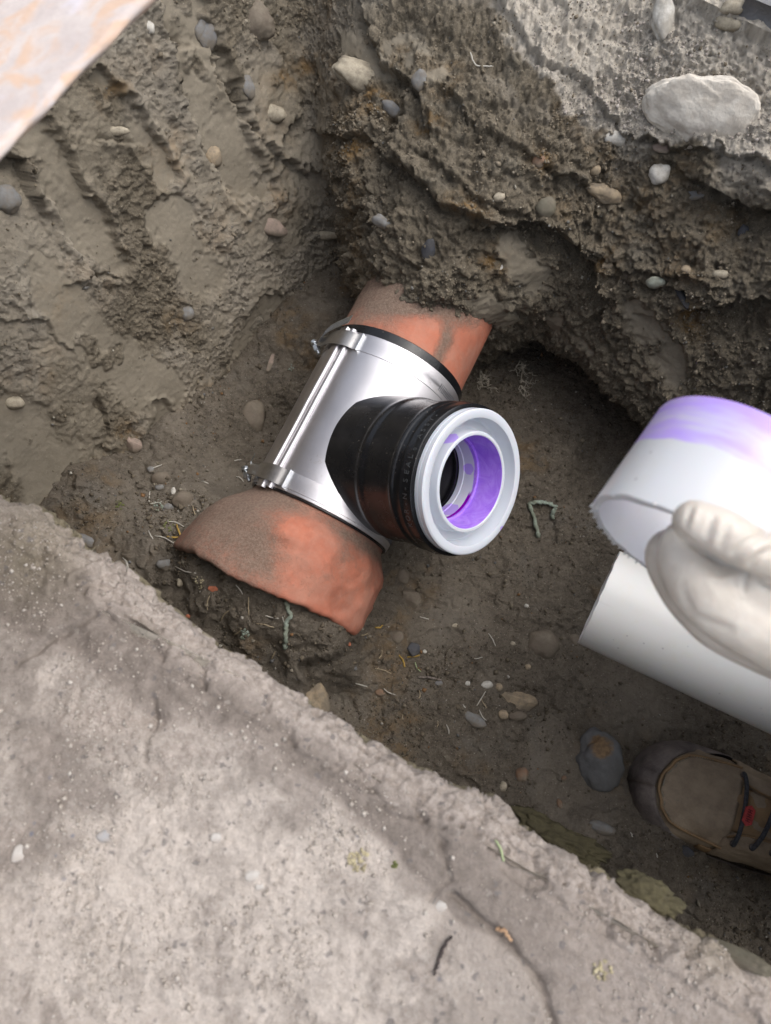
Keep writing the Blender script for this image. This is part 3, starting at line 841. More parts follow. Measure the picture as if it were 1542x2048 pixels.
def smooth_path(pts, n):
    T = np.linspace(0, 1, len(pts)); return catmull(T, np.array(pts, float), np.linspace(0, 1, n))
def ribbon(path, width_dir, w, th, out_dir=None):
    """flat strip: path list of pts, width along width_dir (vec), thickness along local normal"""
    V, Fc = [], []
    P_ = [np.array(p, float) for p in path]; wd = nrm(width_dir)
    for i, p in enumerate(P_):
        t = nrm(P_[min(i + 1, len(P_) - 1)] - P_[max(i - 1, 0)])
        nn_ = nrm(np.cross(t, wd))
        ww = w[i] if hasattr(w, '__len__') else w
        for a, b in ((-1, -1), (1, -1), (1, 1), (-1, 1)):
            V.append(tuple(p + wd * ww / 2 * a + nn_ * th / 2 * b))
    for i in range(len(P_) - 1):
        for k in range(4):
            Fc.append([i * 4 + k, i * 4 + (k + 1) % 4, (i + 1) * 4 + (k + 1) % 4, (i + 1) * 4 + k])
    Fc.append([3, 2, 1, 0]); j = (len(P_) - 1) * 4; Fc.append([j, j + 1, j + 2, j + 3])
    return V, Fc
def box(c, ax, ay, az, hx, hy, hz):
    c, ax, ay, az = map(lambda v: np.array(v, float), (c, ax, ay, az))
    V = [tuple(c + ax * hx * i + ay * hy * j + az * hz * k) for i in (-1, 1) for j in (-1, 1) for k in (-1, 1)]
    return V, [[0, 1, 3, 2], [4, 6, 7, 5], [0, 4, 5, 1], [2, 3, 7, 6], [0, 2, 6, 4], [1, 5, 7, 3]]
def join(*vf):
    V, Fc = [], []
    for v, f in vf:
        o = len(V); V += [tuple(x) for x in v]; Fc += [[i + o for i in q] for q in f]
    return V, Fc
def flat_shade(o):
    o.data.polygons.foreach_set('use_smooth', np.zeros(len(o.data.polygons), dtype=bool)); o.data.update()
def edge_split(o, ang=35):
    m = o.modifiers.new('split', 'EDGE_SPLIT'); m.split_angle = math.radians(ang)

# ================================================================== pipe run, in a frame along the buried clay pipe
LW = cam_pt(637, 1040, .913)
UW = cam_pt(790, 745, .955)
RW = cam_pt(949, 966, .772)
ax_ = nrm(UW - LW); CLEN = np.linalg.norm(UW - LW)
foot = LW + ax_ * ((RW - LW) @ ax_)
bz_ = nrm(RW - foot); BLEN = np.linalg.norm(RW - foot); BX = (foot - LW) @ ax_
cy_ = np.cross(bz_, ax_)
FR = frame(LW, ax_, cy_, bz_)            # local X along pipe, Z along branch
FRM = np.array(FR)
def loc2w(v): return (FRM @ np.array([*v, 1.0]))[:3]
PSI_V = None
def cyl(x, psi, r):                      # psi in degrees from branch direction; negative = photo-left
    a = math.radians(psi); return (x, -math.sin(a) * r, math.cos(a) * r)
print('PIPE', CLEN, BLEN, BX)

def dirt_attr(me, f):
    V = np.array([v.co[:] for v in me.vertices]); a = me.color_attributes.new('dirt', 'FLOAT_COLOR', 'POINT')
    d_ = f(V); c = np.ones((len(V), 4), np.float32); c[:, 0] = d_; a.data.foreach_set('color', c.ravel())
def clay_noise(V, amp, sc, seed): return fbm(np.array(V), sc, 4, seed) * amp
# far clay pipe
prof_ = [(x, .0945) for x in np.linspace(CLEN - .06, CLEN + .34, 60)] + [(CLEN + .34, .076)] + [(x, .076) for x in np.linspace(CLEN + .339, CLEN - .06, 12)] + [(CLEN - .06, .0945)]
V, Fc = lathe(prof_, 120)
nn = clay_noise(V, .0012, 18, 300); V = [(v[0], v[1] * (1 + a * 10), v[2] * (1 + a * 10)) for v, a in zip(V, nn)]
far_pipe = empty('clay_pipe', FR); tag(far_pipe, 'orange clay pipe coming out of the soil above the steel coupling', 'pipe')
o = pydata('barrel', V, Fc, M_CLAY, far_pipe)
def dfar(Vv):
    lx, ly, lz = Vv[:, 0], Vv[:, 1], Vv[:, 2]
    W_ = Vv @ FRM[:3, :3].T + FRM[:3, 3]
    u, v, _ = project(W_)
    k = .26 + .42 * (1 - sstep(760, 860, u)) * (1 - sstep(590, 720, v))
    k += .5 * np.exp(-((u - 800 - (v - 600) * .9) ** 2) / 60 ** 2) * (1 - sstep(590, 640, v))
    k += .45 * (1 - sstep(590, 640, v - .30 * (u - 800)))
    k += .48 * np.exp(-((u - 893) ** 2 / 15 ** 2 + (v - 675) ** 2 / 30 ** 2)) + .42 * np.exp(-((u - 877) ** 2 / 13 ** 2 + (v - 712) ** 2 / 22 ** 2))
    k -= .35 * sstep(930, 980, u)
    return k
dirt_attr(o.data, dfar)
# near clay pipe with its bell
BL = .118
def bell_fn(h, a, r):
    x = -h
    n_ = mnoise.noise(Vector((h * 16, math.sin(a) * 1.8 + 3, math.cos(a) * 1.8))) * .0038 + mnoise.noise(Vector((h * 55, math.sin(a) * 6, math.cos(a) * 6 + 9))) * .0010
    if x > .018:
        # knocked, chipped flats and a shallow curved scar
        for (cx, ca, rad, dep) in ((.045, -5, .030, .0042), (.070, 40, .034, .0046), (.050, 62, .026, .0040), (.085, 5, .026, .0030), (.040, 22, .018, .0030), (.092, 72, .028, .0040), (.080, -42, .030, .0036), (.05, -40, .02, .003)):
            pa = math.degrees(math.atan2(-math.sin(a), math.cos(a))); da = math.radians(((pa - ca + 180) % 360) - 180) * r
            q = math.hypot(x - cx, da) / rad * (1 + .25 * mnoise.noise(Vector((x * 60, da * 60, cx * 90))))
            if q < 1: n_ -= .55 * dep * min(1, (1 - q) * 4)
        return r + n_ * (1 + .6 * (x > .05))
    return r
bp = [(.05, .0942), (.0, .0948), (-.005, .0962), (-.011, .1000), (-.018, .1055), (-.026, .1120), (-.034, .1180), (-.043, .1222), (-.054, .1250), (-.068, .1264), (-.080, .1270)]
bp += [(-x, .1272) for x in np.linspace(.088, BL - .004, 8)] + [(-BL, .1256), (-BL - .0015, .1200), (-BL + .002, .1095), (-BL + .012, .1070), (-.06, .106), (-.045, .095), (-.03, .080), (.05, .078)]
xs_ = []
for (h0, r0), (h1, r1) in zip(bp[:-1], bp[1:]):
    k_ = max(1, int(math.hypot(h1 - h0, r1 - r0) / .004))
    xs_ += [(h0 + (h1 - h0) * i / k_, r0 + (r1 - r0) * i / k_) for i in range(k_)]
xs_.append(bp[-1])
V, Fc = lathe(xs_, 160, fn=bell_fn)
# the broken, uneven rim of the bell
V2 = []
for v in V:
    x, y, z = v; a = math.degrees(math.atan2(-y, z))
    br = .008 * mnoise.noise(Vector((a * .021, 1.7, 0))) + .0020 * mnoise.noise(Vector((a * .11, 5.0, 0))) + .0020 * mnoise.noise(Vector((a * .5, 9.0, z * 40)))
    k_ = min(1, max(0, (-x - .055) / (BL - .055)))
    x += k_ * (br + .004)
    V2.append((x, y + .024 * min(1.2, max(0, -v[0] / BL)) ** 1.1, z))
bell_pipe = empty('clay_pipe', FR); tag(bell_pipe, 'dirty clay pipe with a broad flared bell end below the steel coupling', 'pipe')
o = pydata('bell', V2, Fc, M_CLAY, bell_pipe); o['label'] = 'flared terracotta bell with an uneven broken rim'
def dbell(Vv):
    W_ = Vv @ FRM[:3, :3].T + FRM[:3, 3]; u, v, _ = project(W_)
    s_ = (u - 400) * .8 - (v - 1080) * .2
    k = .62 - .24 * sstep(20, 260, (u - 400) + (v - 1050) * .45)
    k += .28 * np.exp(-((Vv[:, 0] + .010) / .012) ** 2)
    k += .25 * np.exp(-((u - 470) ** 2 + (v - 1010) ** 2) / 60 ** 2) + .2 * np.exp(-((u - 690) ** 2 + (v - 1115) ** 2) / 22 ** 2)
    k += .25 * np.exp(-((u - 520) ** 2 + (v - 1110) ** 2) / 50 ** 2)
    k -= .25 * np.exp(-((u - 620) ** 2 + (v - 1060) ** 2) / 50 ** 2) + .15 * sstep(1180, 1230, v)
    return k
dirt_attr(o.data, dbell)

# ------------------------------------------------------------------ repair coupling
R0 = .1000
cpl = empty('repair_coupling', FR); tag(cpl, 'brushed steel repair coupling with a black rubber branch clamped round the clay pipe', 'pipe coupling')
V, Fc = lathe([(.000, .0953), (-.0012, .0972), (.000, .0988), (.02, .0992), (CLEN - .012, .0992), (CLEN + .007, .0990), (CLEN + .0085, .0972), (CLEN + .007, .0953)], 128)
o = pydata('rubber_liner', V, Fc, M_RUB, cpl); edge_split(o)
def shell_fn(h, a, r): return r + .00025 * mnoise.noise(Vector((h * 25, math.sin(a) * 2, math.cos(a) * 2)))
hs_ = list(np.linspace(.0025, CLEN - .005, 40))
V, Fc = lathe([(.002, .0993)] + [(h, R0) for h in hs_] + [(CLEN - .0045, .0993)], 200, fn=shell_fn)
o = pydata('steel_shell', V, Fc, M_STEEL, cpl); edge_split(o)
# joint bars
def bar(psi, width, height, x0, x1, wide=False):
    sec = []
    n_ = 12
    if wide:
        sec = [(-width / 2, 0), (-width / 2 + .001, height * .75), (-width * .1, height * .8)]
        for k in range(n_ + 1):
            a = PI - PI * k / n_; sec.append((width * .25 + width * .25 * math.cos(a), height * .8 + height * .35 * math.sin(a) if 0 < k < n_ else (height * .8 if k == 0 else 0)))
    else:
        for k in range(n_ + 1):
            a = PI - PI * k / n_; sec.append((width / 2 * math.cos(a), height * math.sin(a) ** .8 if 0 < k < n_ else 0))
    V, Fc = [], []
    a0 = math.radians(psi); er = np.array([0, -math.sin(a0), math.cos(a0)]); et = np.array([0, -math.cos(a0), -math.sin(a0)])
    xs2 = np.linspace(x0, x1, 14); m_ = len(sec)
    for x in xs2:
        wv = .0002 * math.sin(x * 60)
        for (u, h) in sec: V.append(tuple(np.array([x, 0, 0]) + er * (R0 - .0006 + h + wv) + et * u))
    for i in range(len(xs2) - 1):
        for k in range(m_ - 1): Fc.append([i * m_ + k, i * m_ + k + 1, (i + 1) * m_ + k + 1, (i + 1) * m_ + k])
    Fc.append(list(range(m_))); Fc.append([(len(xs2) - 1) * m_ + k for k in range(m_)][::-1])
    o = pydata('joint_bar', V, Fc, M_STEEL, cpl); edge_split(o, 50); return o
SEAM = -86
bar(SEAM - 7.5, .0165, .0055, -.003, CLEN - .001, True)
bar(SEAM + 2.5, .0085, .0055, -.001, CLEN - .003)
# clamp bands round each end
BW = .0215
bands = [(.0165, 0), (CLEN - .0195, 1)]
for bxp, top in bands:
    w2_ = BW / 2
    V, Fc = lathe([(bxp - w2_, R0 - .0002), (bxp - w2_ + .0004, R0 + .0008), (bxp + w2_ - .0004, R0 + .0008), (bxp + w2_, R0 - .0002)], 160, a0=-math.radians(SEAM + 340), a1=-math.radians(SEAM + 9))
    band = pydata('clamp_band', V, Fc, M_STEEL, cpl); edge_split(band)
    # punched worm slots
    sl = []
    for k in range(26):
        psi = (2 + k * 1.75) if not top else (-2 + k * 1.75)
        a0 = math.radians(psi); er = np.array([0, -math.sin(a0), math.cos(a0)]); et = np.array([0, -math.cos(a0), -math.sin(a0)])
        wx = nrm(np.array([1.0, 0, 0]) + et * .12)
        sl.append(box(np.array([bxp, 0, 0]) + er * (R0 + .00085), wx, np.cross(er, wx), er, .0052, .00068, .00022))
    V, Fc = join(*sl); o = pydata('worm_slots', V, Fc, M_SLOT, band, smooth=False); o['kind'] = 'stuff'
    # strap that bridges the joint bars
    e_ = SEAM + 14
    path = [cyl(bxp, e_, R0 + .0012), cyl(bxp, e_ - 4, R0 + .0020), cyl(bxp, e_ - 8, R0 + .0058), cyl(bxp, e_ - 14, R0 + .0085), cyl(bxp, e_ - 22, R0 + .0088), cyl(bxp, e_ - 29, R0 + .0080), cyl(bxp, e_ - 36, R0 + .0068),
            cyl(bxp, e_ - 42, R0 + .0085), cyl(bxp, e_ - 46, R0 + .0125)]
    P_ = smooth_path(path, 30)
    V, Fc = ribbon(P_, (1, 0, 0), [BW * 1.0 if i < 12 else BW * (1.0 - .30 * min(1, (i - 12) / 10)) for i in range(30)], .0011)
    st_ = pydata('strap', V, Fc, M_STEEL_D, cpl); edge_split(st_)
    # upright folded lip at the strap end
    a0 = math.radians(e_); er = np.array([0, -math.sin(a0), math.cos(a0)]); et = np.array([0, -math.cos(a0), -math.sin(a0)])
    V, Fc = box(np.array([bxp, 0, 0]) + er * (R0 + .0026), (1, 0, 0), et, er, BW * .56, .0006, .0028)
    pydata('strap_lip', V, Fc, M_BOLT, st_, smooth=False)
    # tension bolt: threaded body, washer, slotted hex head
    pb = e_ - 50; a0 = math.radians(pb); er = np.array([0, -math.sin(a0), math.cos(a0)]); et = np.array([0, -math.cos(a0), -math.sin(a0)])
    c0 = np.array([bxp - .004, 0, 0]) + er * (R0 + .0150)
    axd = nrm(np.array([.62, 0, 0]) + et * -.25 + er * .62)
    sd1 = nrm(np.cross(axd, [0.3, 1, 0])); sd2 = np.cross(axd, sd1)
    bm_parts = []
    def disc_stack(prs, n_, V0=None):
        V, Fc = [], []
        for (h, r) in prs:
            for k in range(n_):
                a = 2 * PI * k / n_; V.append(tuple(c0 + axd * h + (sd1 * math.cos(a) + sd2 * math.sin(a)) * r))
        for i in range(len(prs) - 1):
            for k in range(n_): Fc.append([i * n_ + k, i * n_ + (k + 1) % n_, (i + 1) * n_ + (k + 1) % n_, (i + 1) * n_ + k])
        Fc.append(list(range(n_))[::-1]); Fc.append([(len(prs) - 1) * n_ + k for k in range(n_)])
        return V, Fc
    thr = [(h, .0024 + .0005 * (i % 2)) for i, h in enumerate(np.linspace(-.016, 0, 18))]
    V, Fc = join(disc_stack(thr, 14), disc_stack([(0, .0052), (.0012, .0052)], 20), disc_stack([(.0012, .0046), (.0045, .0048), (.0052, .0040)], 6), disc_stack([(.005, .0035), (.0060, .0030)], 18))
    bolt = pydata('tension_bolt', V, Fc, M_BOLT, st_); edge_split(bolt, 30)
    V, Fc = box(c0 + axd * .0061, sd1, sd2, axd, .0030, .00045, .0003); pydata('bolt_slot', V, Fc, M_SLOT, st_, smooth=False)
    # housing the bolt turns in
    V, Fc = box(c0 - axd * .007, axd, sd1, sd2, .0048, .0036, .0050)
    hz = pydata('bolt_housing', V, Fc, M_BOLT, st_, smooth=False); hz.modifiers.new('bevel', 'BEVEL').width = .0012
    # free perforated tail of the band
    if top:
        tp = [cyl(bxp - .002, e_ - 46, R0 + .0105), cyl(bxp + .006, e_ - 40, R0 + .0125), cyl(bxp + .013, e_ - 31, R0 + .0125), cyl(bxp + .019, e_ - 21, R0 + .0120), cyl(bxp + .024, e_ - 12, R0 + .0140)]
    else:
        tp = [cyl(bxp, e_ - 46, R0 + .0100), cyl(bxp + .008, e_ - 46, R0 + .0140), cyl(bxp + .018, e_ - 43, R0 + .0150)]
    n_ = 40 if top else 14
    P_ = smooth_path(tp, n_)
    wd = nrm(np.array([1, 0, 0]) + (np.array([0, .3, .55]) if top else np.array([.2, .6, .2])))
    V, Fc = ribbon(P_, wd, .0115 if top else .004, .0007); tl = pydata('band_tail', V, Fc, M_BOLT, cpl); edge_split(tl)
    if top:
        sl = []
        for k in range(3, n_ - 3):
            t = nrm(P_[k + 1] - P_[k - 1]); nn_ = nrm(np.cross(t, wd)); w_ = nrm(wd - t * (wd @ t))
            sl.append(box(P_[k] + nn_ * 0, nrm(w_ + t * .15), t, nn_, .0032, .00030, .00055))
        V, Fc = join(*sl); o = pydata('worm_slots', V, Fc, M_SLOT, tl, smooth=False); o['kind'] = 'stuff'

# ------------------------------------------------------------------ rubber branch, bushing (local Z from the branch axis)
BM = frame(loc2w((BX, 0, 0)), ax_, cy_, bz_)
Lb = BLEN
branch = None
bpz = [(.060, .0905), (.098, .0890), (.112, .0878), (.1155, .0880), (.118, .0893), (.1215, .0896), (.1250, .0893), (.1275, .0880), (.1300, .0874), (Lb - .050, .0872), (Lb - .048, .0880), (Lb - .0455, .0895), (Lb - .043, .0893),
       (Lb - .0415, .0878), (Lb - .0400, .0868), (Lb - .0325, .0868), (Lb - .0315, .0882), (Lb - .0300, .0898), (Lb - .0275, .0898), (Lb - .0262, .0890), (Lb - .0160, .0886), (Lb - .0135, .0882), (Lb - .0125, .0865), (Lb - .0125, .0790), (Lb - .06, .0780), (Lb - .065, .0500), (.060, .0480)]
pp_ = []
for (h0, r0), (h1, r1) in zip(bpz[:-1], bpz[1:]):
    k_ = max(1, int(abs(h1 - h0) / .004)); pp_ += [(h0 + (h1 - h0) * i / k_, r0 + (r1 - r0) * i / k_) for i in range(k_)]
pp_.append(bpz[-1])
def rub_fn(h, a, r): return r + (.0006 * mnoise.noise(Vector((h * 20, math.sin(a) * 2.2, math.cos(a) * 2.2))) if r > .08 else 0)
V, Fc = lathe(pp_, 144, axis='Z', fn=rub_fn)
V = [(v[0] + BX, v[1], v[2]) for v in V]
branch = pydata('rubber_branch', V, Fc, M_RUB, cpl); edge_split(branch, 45)
V, Fc = lathe([(.05, .0001), (.05, .0475), (.135, .0480), (.140, .0462), (.150, .0462), (.152, .0478)], 96, axis='Z'); Fc = [f[::-1] for f in Fc]
V = [(v[0] + BX, v[1], v[2]) for v in V]
o = pydata('inner_sleeve', V, Fc, M_RUB_IN, cpl); edge_split(o, 40)

# moulded lettering round the collar
def ring_text(txt, psi0, hz_, rad, size, dpsi):
    cu = bpy.data.curves.new('lettering', 'FONT'); cu.body = 'X'; cu.size = size; cu.extrude = .00025; cu.align_x = 'CENTER'; cu.align_y = 'CENTER'
    parts = []
    to = bpy.data.objects.new('tmp', cu); COL.objects.link(to)
    for i, ch in enumerate(txt):
        if ch == ' ': continue
        cu.body = ch; bpy.context.view_layer.update()
        me = to.evaluated_get(bpy.context.evaluated_depsgraph_get()).to_mesh()
        a = math.radians(psi0 + i * dpsi)
        er = np.array([math.cos(a), math.sin(a), 0]); ez = np.array([0, 0, 1.0]); et = np.cross(ez, er)
        # text runs along the circle, reading with its top towards the open end
        ex, ey = -et * DIRT, ez * 1.0 * DIRY
        V = [tuple(np.array([BX, 0, hz_]) + er * (rad + v.co.z) + ex * v.co.x + ey * v.co.y) for v in me.vertices]
        Fc = [list(p.vertices) for p in me.polygons]
        parts.append((V, Fc)); to.to_mesh_clear()
    bpy.data.objects.remove(to)
    V, Fc = join(*parts); return V, Fc
DIRT, DIRY = 1, -1
V, Fc = ring_text('KOR-N-SEAL', 152, Lb - .0208, .0889, .0092, -5.6)
o = pydata('lettering', V, Fc, M_RUB_TXT, branch, smooth=False); o['label'] = 'raised letters KOR-N-SEAL round the rubber collar'
V, Fc = ring_text('\u00ae', 152 - 56, Lb - .0186, .0889, .0050, -5)
V2_, F2_ = ring_text('ASSY-', 152 - 66, Lb - .0208, .0889, .0086, -5.2)
V, Fc = join((V, Fc), (V2_, F2_)); pydata('lettering', V, Fc, M_RUB_TXT, branch, smooth=False)

M_BUSH = pvc_mat('white_bushing_plastic', (0.66, 0.69, 0.745), 'bush')
bush = empty('pipe_bushing', BM); tag(bush, 'white plastic ring bushing with violet primer inside, set in the rubber branch', 'pipe fitting')
bp1 = [(Lb - .05, .0790), (Lb - .0120, .0790), (Lb - .0120, .0832), (Lb - .0115, .0838), (Lb - .0072, .0838), (Lb - .0066, .0828), (Lb - .0060, .0838), (Lb - .0006, .0838), (Lb + .0006, .0826), (Lb + .0008, .0815), (Lb + .0008, .0745), (Lb + .0002, .0735),
       (Lb - .020, .0715), (Lb - .0212, .0705), (Lb - .0212, .0610), (Lb - .0200, .0598), (Lb - .0035, .0582), (Lb - .0026, .0572), (Lb - .0026, .0545), (Lb - .0036, .0534), (Lb - .0375, .0520), (Lb - .0380, .0492), (Lb - .058, .0486), (Lb - .0585, .0475), (Lb - .066, .0475), (Lb - .066, .079)]
def fine(bp, st=.004):
    o_ = []
    for (h0, r0), (h1, r1) in zip(bp[:-1], bp[1:]):
        k_ = max(1, int(math.hypot(h1 - h0, r1 - r0) / st)); o_ += [(h0 + (h1 - h0) * i / k_, r0 + (r1 - r0) * i / k_) for i in range(k_)]
    return o_ + [bp[-1]]
V, Fc = lathe(fine(bp1), 160, axis='Z')
o = pydata('ring', V, Fc, M_BUSH, bush); edge_split(o, 40)

# ================================================================== loose white pipe lying across, and the piece in the hand
def pvc_tube(M, r, th, L, mat, name='barrel', parent=None, rag=0.0, seed=0, n=128, ns=40):
    pr = [(0.0, r - th), (0, r - .0006), (.0006, r)] + [(x, r) for x in np.linspace(.003, L, ns)] + [(L, r - th)] + [(x, r - th) for x in np.linspace(L - .002, .002, ns)]
    V, Fc = lathe(pr, n); m_ = n
    Fc += [[(len(pr) - 1) * m_ + k, 0 + k, 0 + (k + 1) % m_, (len(pr) - 1) * m_ + (k + 1) % m_] for k in range(m_)]
    if rag:
        V = [(v[0] + (rag * mnoise.noise(Vector((v[1] * 90, v[2] * 90, seed))) if v[0] < .002 else 0), v[1], v[2]) for v in V]
    o = pydata(name, V, Fc, mat, parent); edge_split(o, 40); return o
M_PVC = pvc_mat('white_pvc', (0.63, 0.62, 0.59))
pc = cam_pt(1197, 1194, .722)
pax = nrm(np.array([.878, -.478, .15]))
pup = nrm(np.array([0, 0, 1]) - pax * pax[2])
PM = frame(pc, pax, np.cross(pup, pax), pup)
wp = empty('white_pipe', PM); tag(wp, 'long scuffed white plastic pipe lying across the trench below the gloved hand', 'pipe')
pvc_tube(PM, .0535, .0042, 1.05, M_PVC, 'barrel', wp, .0010, 2)
# red pencil scratch
V, Fc = [], []
pts = []
for k in range(9):
    a = math.radians(-8); x = .030 + k * .0032; y = -.0405 + k * .00050 + .0012 * math.sin(k * 2.1)
    pts.append((x, -math.copysign(1, 1) * y, math.sqrt(.0536 ** 2 - y * y)))
M_RED = simple('red_pencil', (0.62, 0.16, 0.20), .7)
V, Fc = tube(pts, [.0001 + .0005 * math.sin(PI * (k + .5) / 9) for k in range(9)], 6)
pydata('pencil_mark', V, Fc, M_RED, wp)

hc = cam_pt(1352, 1108, .385)
h_img = np.array([.60, .785]); hz_ = -.15
hax = nrm(h_img[0] * C_R + h_img[1] * C_U - hz_ * C_F)
hup = nrm(-C_F - hax * (-C_F @ hax))
HM = frame(hc, hax, np.cross(hup, hax), hup)
M_PVCH = pvc_mat('white_pvc_primed', (0.63, 0.64, 0.66), 'held')
hp = empty('white_pipe', HM); tag(hp, 'short cut length of white pipe with a violet primed end, held in the glove', 'pipe')
pvc_tube(HM, .0535, .0046, .070, M_PVCH, 'barrel', hp, .0011, 5)
# burr left by the saw
sl = []
r2_ = random.Random(4)
for k in range(150):
    a = math.radians(r2_.uniform(100, 275)) if k < 110 else math.radians(r2_.uniform(0, 360))
    L_ = r2_.uniform(.0008, .0030); rr = .0535 - r2_.uniform(-.0003, .0046)
    p0 = np.array([.0004, math.sin(a) * rr, math.cos(a) * rr]); dr = nrm(np.array([-1, .9 * math.sin(a) + r2_.uniform(-.5, .5), .9 * math.cos(a) + r2_.uniform(-.5, .5)]))
    sl.append(tube([p0, p0 + dr * L_ * .6, p0 + dr * L_ + np.array([0, 0, r2_.uniform(-.0005, .0005)])], [.0006, .0004, .00015], 4))
V, Fc = join(*sl); M_BURR = simple('plastic_burr', (0.78, 0.77, 0.76), .5)
o = pydata('saw_burr', V, Fc, M_BURR, hp); o['kind'] = 'stuff'
# ================================================================== worker: gloved hand, boot, clothes
def capsule_chain(pts, rad, n=16, flat=None):
    """rounded tapered tube through pts"""
    P_ = smooth_path(pts, max(10, len(pts) * 6)); R_ = np.interp(np.linspace(0, 1, len(P_)), np.linspace(0, 1, len(rad)), rad)
    t0 = nrm(P_[0] - P_[1]); t1 = nrm(P_[-1] - P_[-2])
    A0 = [P_[0] + t0 * R_[0] * math.sin(a) for a in np.radians([82, 60, 38, 18])]; r0 = [R_[0] * math.cos(a) for a in np.radians([82, 60, 38, 18])]
    A1 = [P_[-1] + t1 * R_[-1] * math.sin(a) for a in np.radians([18, 38, 60, 82])]; r1 = [R_[-1] * math.cos(a) for a in np.radians([18, 38, 60, 82])]
    return tube(A0 + list(P_) + A1, r0 + list(R_) + r1, n)
def remeshed(name, parts, voxel, smooth_it, mat, parent=None, post=None):
    V, Fc = join(*parts)
    o = pydata('tmp_' + name, V, Fc)
    r = o.modifiers.new('r', 'REMESH'); r.mode = 'VOXEL'; r.voxel_size = voxel
    s_ = o.modifiers.new('s', 'SMOOTH'); s_.iterations = smooth_it; s_.factor = .6
    bpy.context.view_layer.update()
    me = bpy.data.meshes.new_from_object(o.evaluated_get(bpy.context.evaluated_depsgraph_get()))
    bpy.data.objects.remove(o)
    me.name = name
    if post is not None:
        n_ = len(me.vertices); co = np.empty(n_ * 3, np.float32); me.vertices.foreach_get('co', co); co = co.reshape(-1, 3)
        no = np.empty(n_ * 3, np.float32); me.vertices.foreach_get('normal', no); no = no.reshape(-1, 3)
        co = post(co, no); me.vertices.foreach_set('co', co.astype(np.float32).ravel()); me.update()
    return link_mesh(name, me, mat, parent)
person = empty('person', Matrix.Translation((.75, -.02, .0)))
tag(person, 'crouching worker in a cream latex glove and brown leather work boot, holding cut white pipe', 'person')
PI_ = person.matrix_world.inverted()
def rel(o):
    o.matrix_parent_inverse = PI_.copy(); return o
CP = cam_pt
hand = [
    capsule_chain([CP(1389, 1043, .318), CP(1440, 1062, .316), CP(1495, 1098, .320), CP(1580, 1140, .330), CP(1700, 1230, .352)], [.0104, .0112, .0116, .0135, .0180]),    # thumb
    capsule_chain([CP(1415, 1084, .354), CP(1385, 1072, .352), CP(1362, 1088, .350), CP(1370, 1132, .345), CP(1405, 1180, .343), CP(1465, 1222, .345), CP(1545, 1262, .352), CP(1700, 1335, .37)], [.0086, .0098, .0110, .0136, .0160, .0182, .0205, .0250]),   # index and back of hand
    capsule_chain([CP(1425, 1128, .342), CP(1490, 1168, .342), CP(1580, 1212, .350), CP(1700, 1290, .368)], [.0115, .0165, .0200, .0250]),
    capsule_chain([CP(1400, 1108, .350), CP(1430, 1140, .346), CP(1470, 1180, .346)], [.0085, .0140, .0190]),
    capsule_chain([CP(1400, 1110, .378), CP(1362, 1088, .374), CP(1330, 1104, .367), CP(1346, 1152, .370), CP(1400, 1215, .374), CP(1480, 1262, .38), CP(1690, 1340, .39)], [.0086, .0096, .0104, .0115, .0140, .0175, .0220]),  # middle
    capsule_chain([CP(1430, 1140, .400), CP(1392, 1130, .396), CP(1380, 1150, .392), CP(1400, 1200, .390), CP(1470, 1250, .394), CP(1580, 1300, .400), CP(1720, 1360, .405)], [.0080, .0088, .0094, .0105, .0128, .0150, .0180]),  # ring
    capsule_chain([CP(1470, 1180, .420), CP(1430, 1172, .416), CP(1420, 1192, .412), CP(1440, 1235, .410), CP(1520, 1275, .412), CP(1620, 1320, .418), CP(1740, 1370, .422)], [.0070, .0078, .0084, .0095, .0115, .0140, .0165]),  # little
    capsule_chain([CP(1560, 1180, .342), CP(1620, 1230, .352), CP(1700, 1300, .375)], [.0150, .0210, .0250]),
    capsule_chain([CP(1700, 1300, .378), CP(1850, 1400, .40), CP(2050, 1500, .43)], [.0290, .0285, .0330]),
]
def folds(co, no):
    u, v, dp = project(co.astype(float))
    out = co.copy()
    a = np.zeros(len(co))
    for (pts, amp, w) in [
        ([(1352, 1056), (1378, 1086), (1410, 1107), (1445, 1129), (1492, 1152), (1560, 1166)], -.0016, 4), ([(1385, 1012), (1370, 1055)], -.0006, 4), ([(1398, 1010), (1382, 1062)], .0005, 4), ([(1428, 1030), (1412, 1078)], -.0007, 5), ([(1445, 1036), (1425, 1092)], .0006, 5), ([(1462, 1045), (1440, 1100)], -.0007, 5),
        ([(1540, 1060), (1495, 1085), (1460, 1112)], -.0010, 5), ([(1560, 1075), (1510, 1095), (1478, 1122)], .0007, 5), ([(1560, 1095), (1520, 1112), (1495, 1136)], -.0009, 4),
        ([(1492, 1152), (1488, 1190)], -.0008, 4), ([(1500, 1152), (1530, 1175), (1560, 1188)], -.0007, 4), ([(1480, 1150), (1440, 1160), (1410, 1150)], .0004, 6), ([(1470, 1150), (1440, 1138), (1420, 1120)], -.0004, 4),
        ([(1385, 1232), (1430, 1250), (1470, 1262)], -.0006, 9), ([(1362, 1160), (1372, 1200), (1392, 1236)], -.0004, 8)]:
        dd, _, t = poly_dist(u, v, pts); a += 2.3 * amp * np.exp(-(dd / (w * 1.15)) ** 2) * np.sin(np.clip(t, 0.02, 1) * PI) ** .5
    a += .0002 * fbm(co, 40, 2, 400) + .0000 * fbm(co, 180, 2, 401, ridged=True) * sstep(1420, 1500, u)
    return out + no * a[:, None]
o = rel(remeshed('glove', hand, .0015, 9, M_LATEX, person, folds)); o['label'] = 'cream latex glove pinching the pipe wall between thumb and fingers'
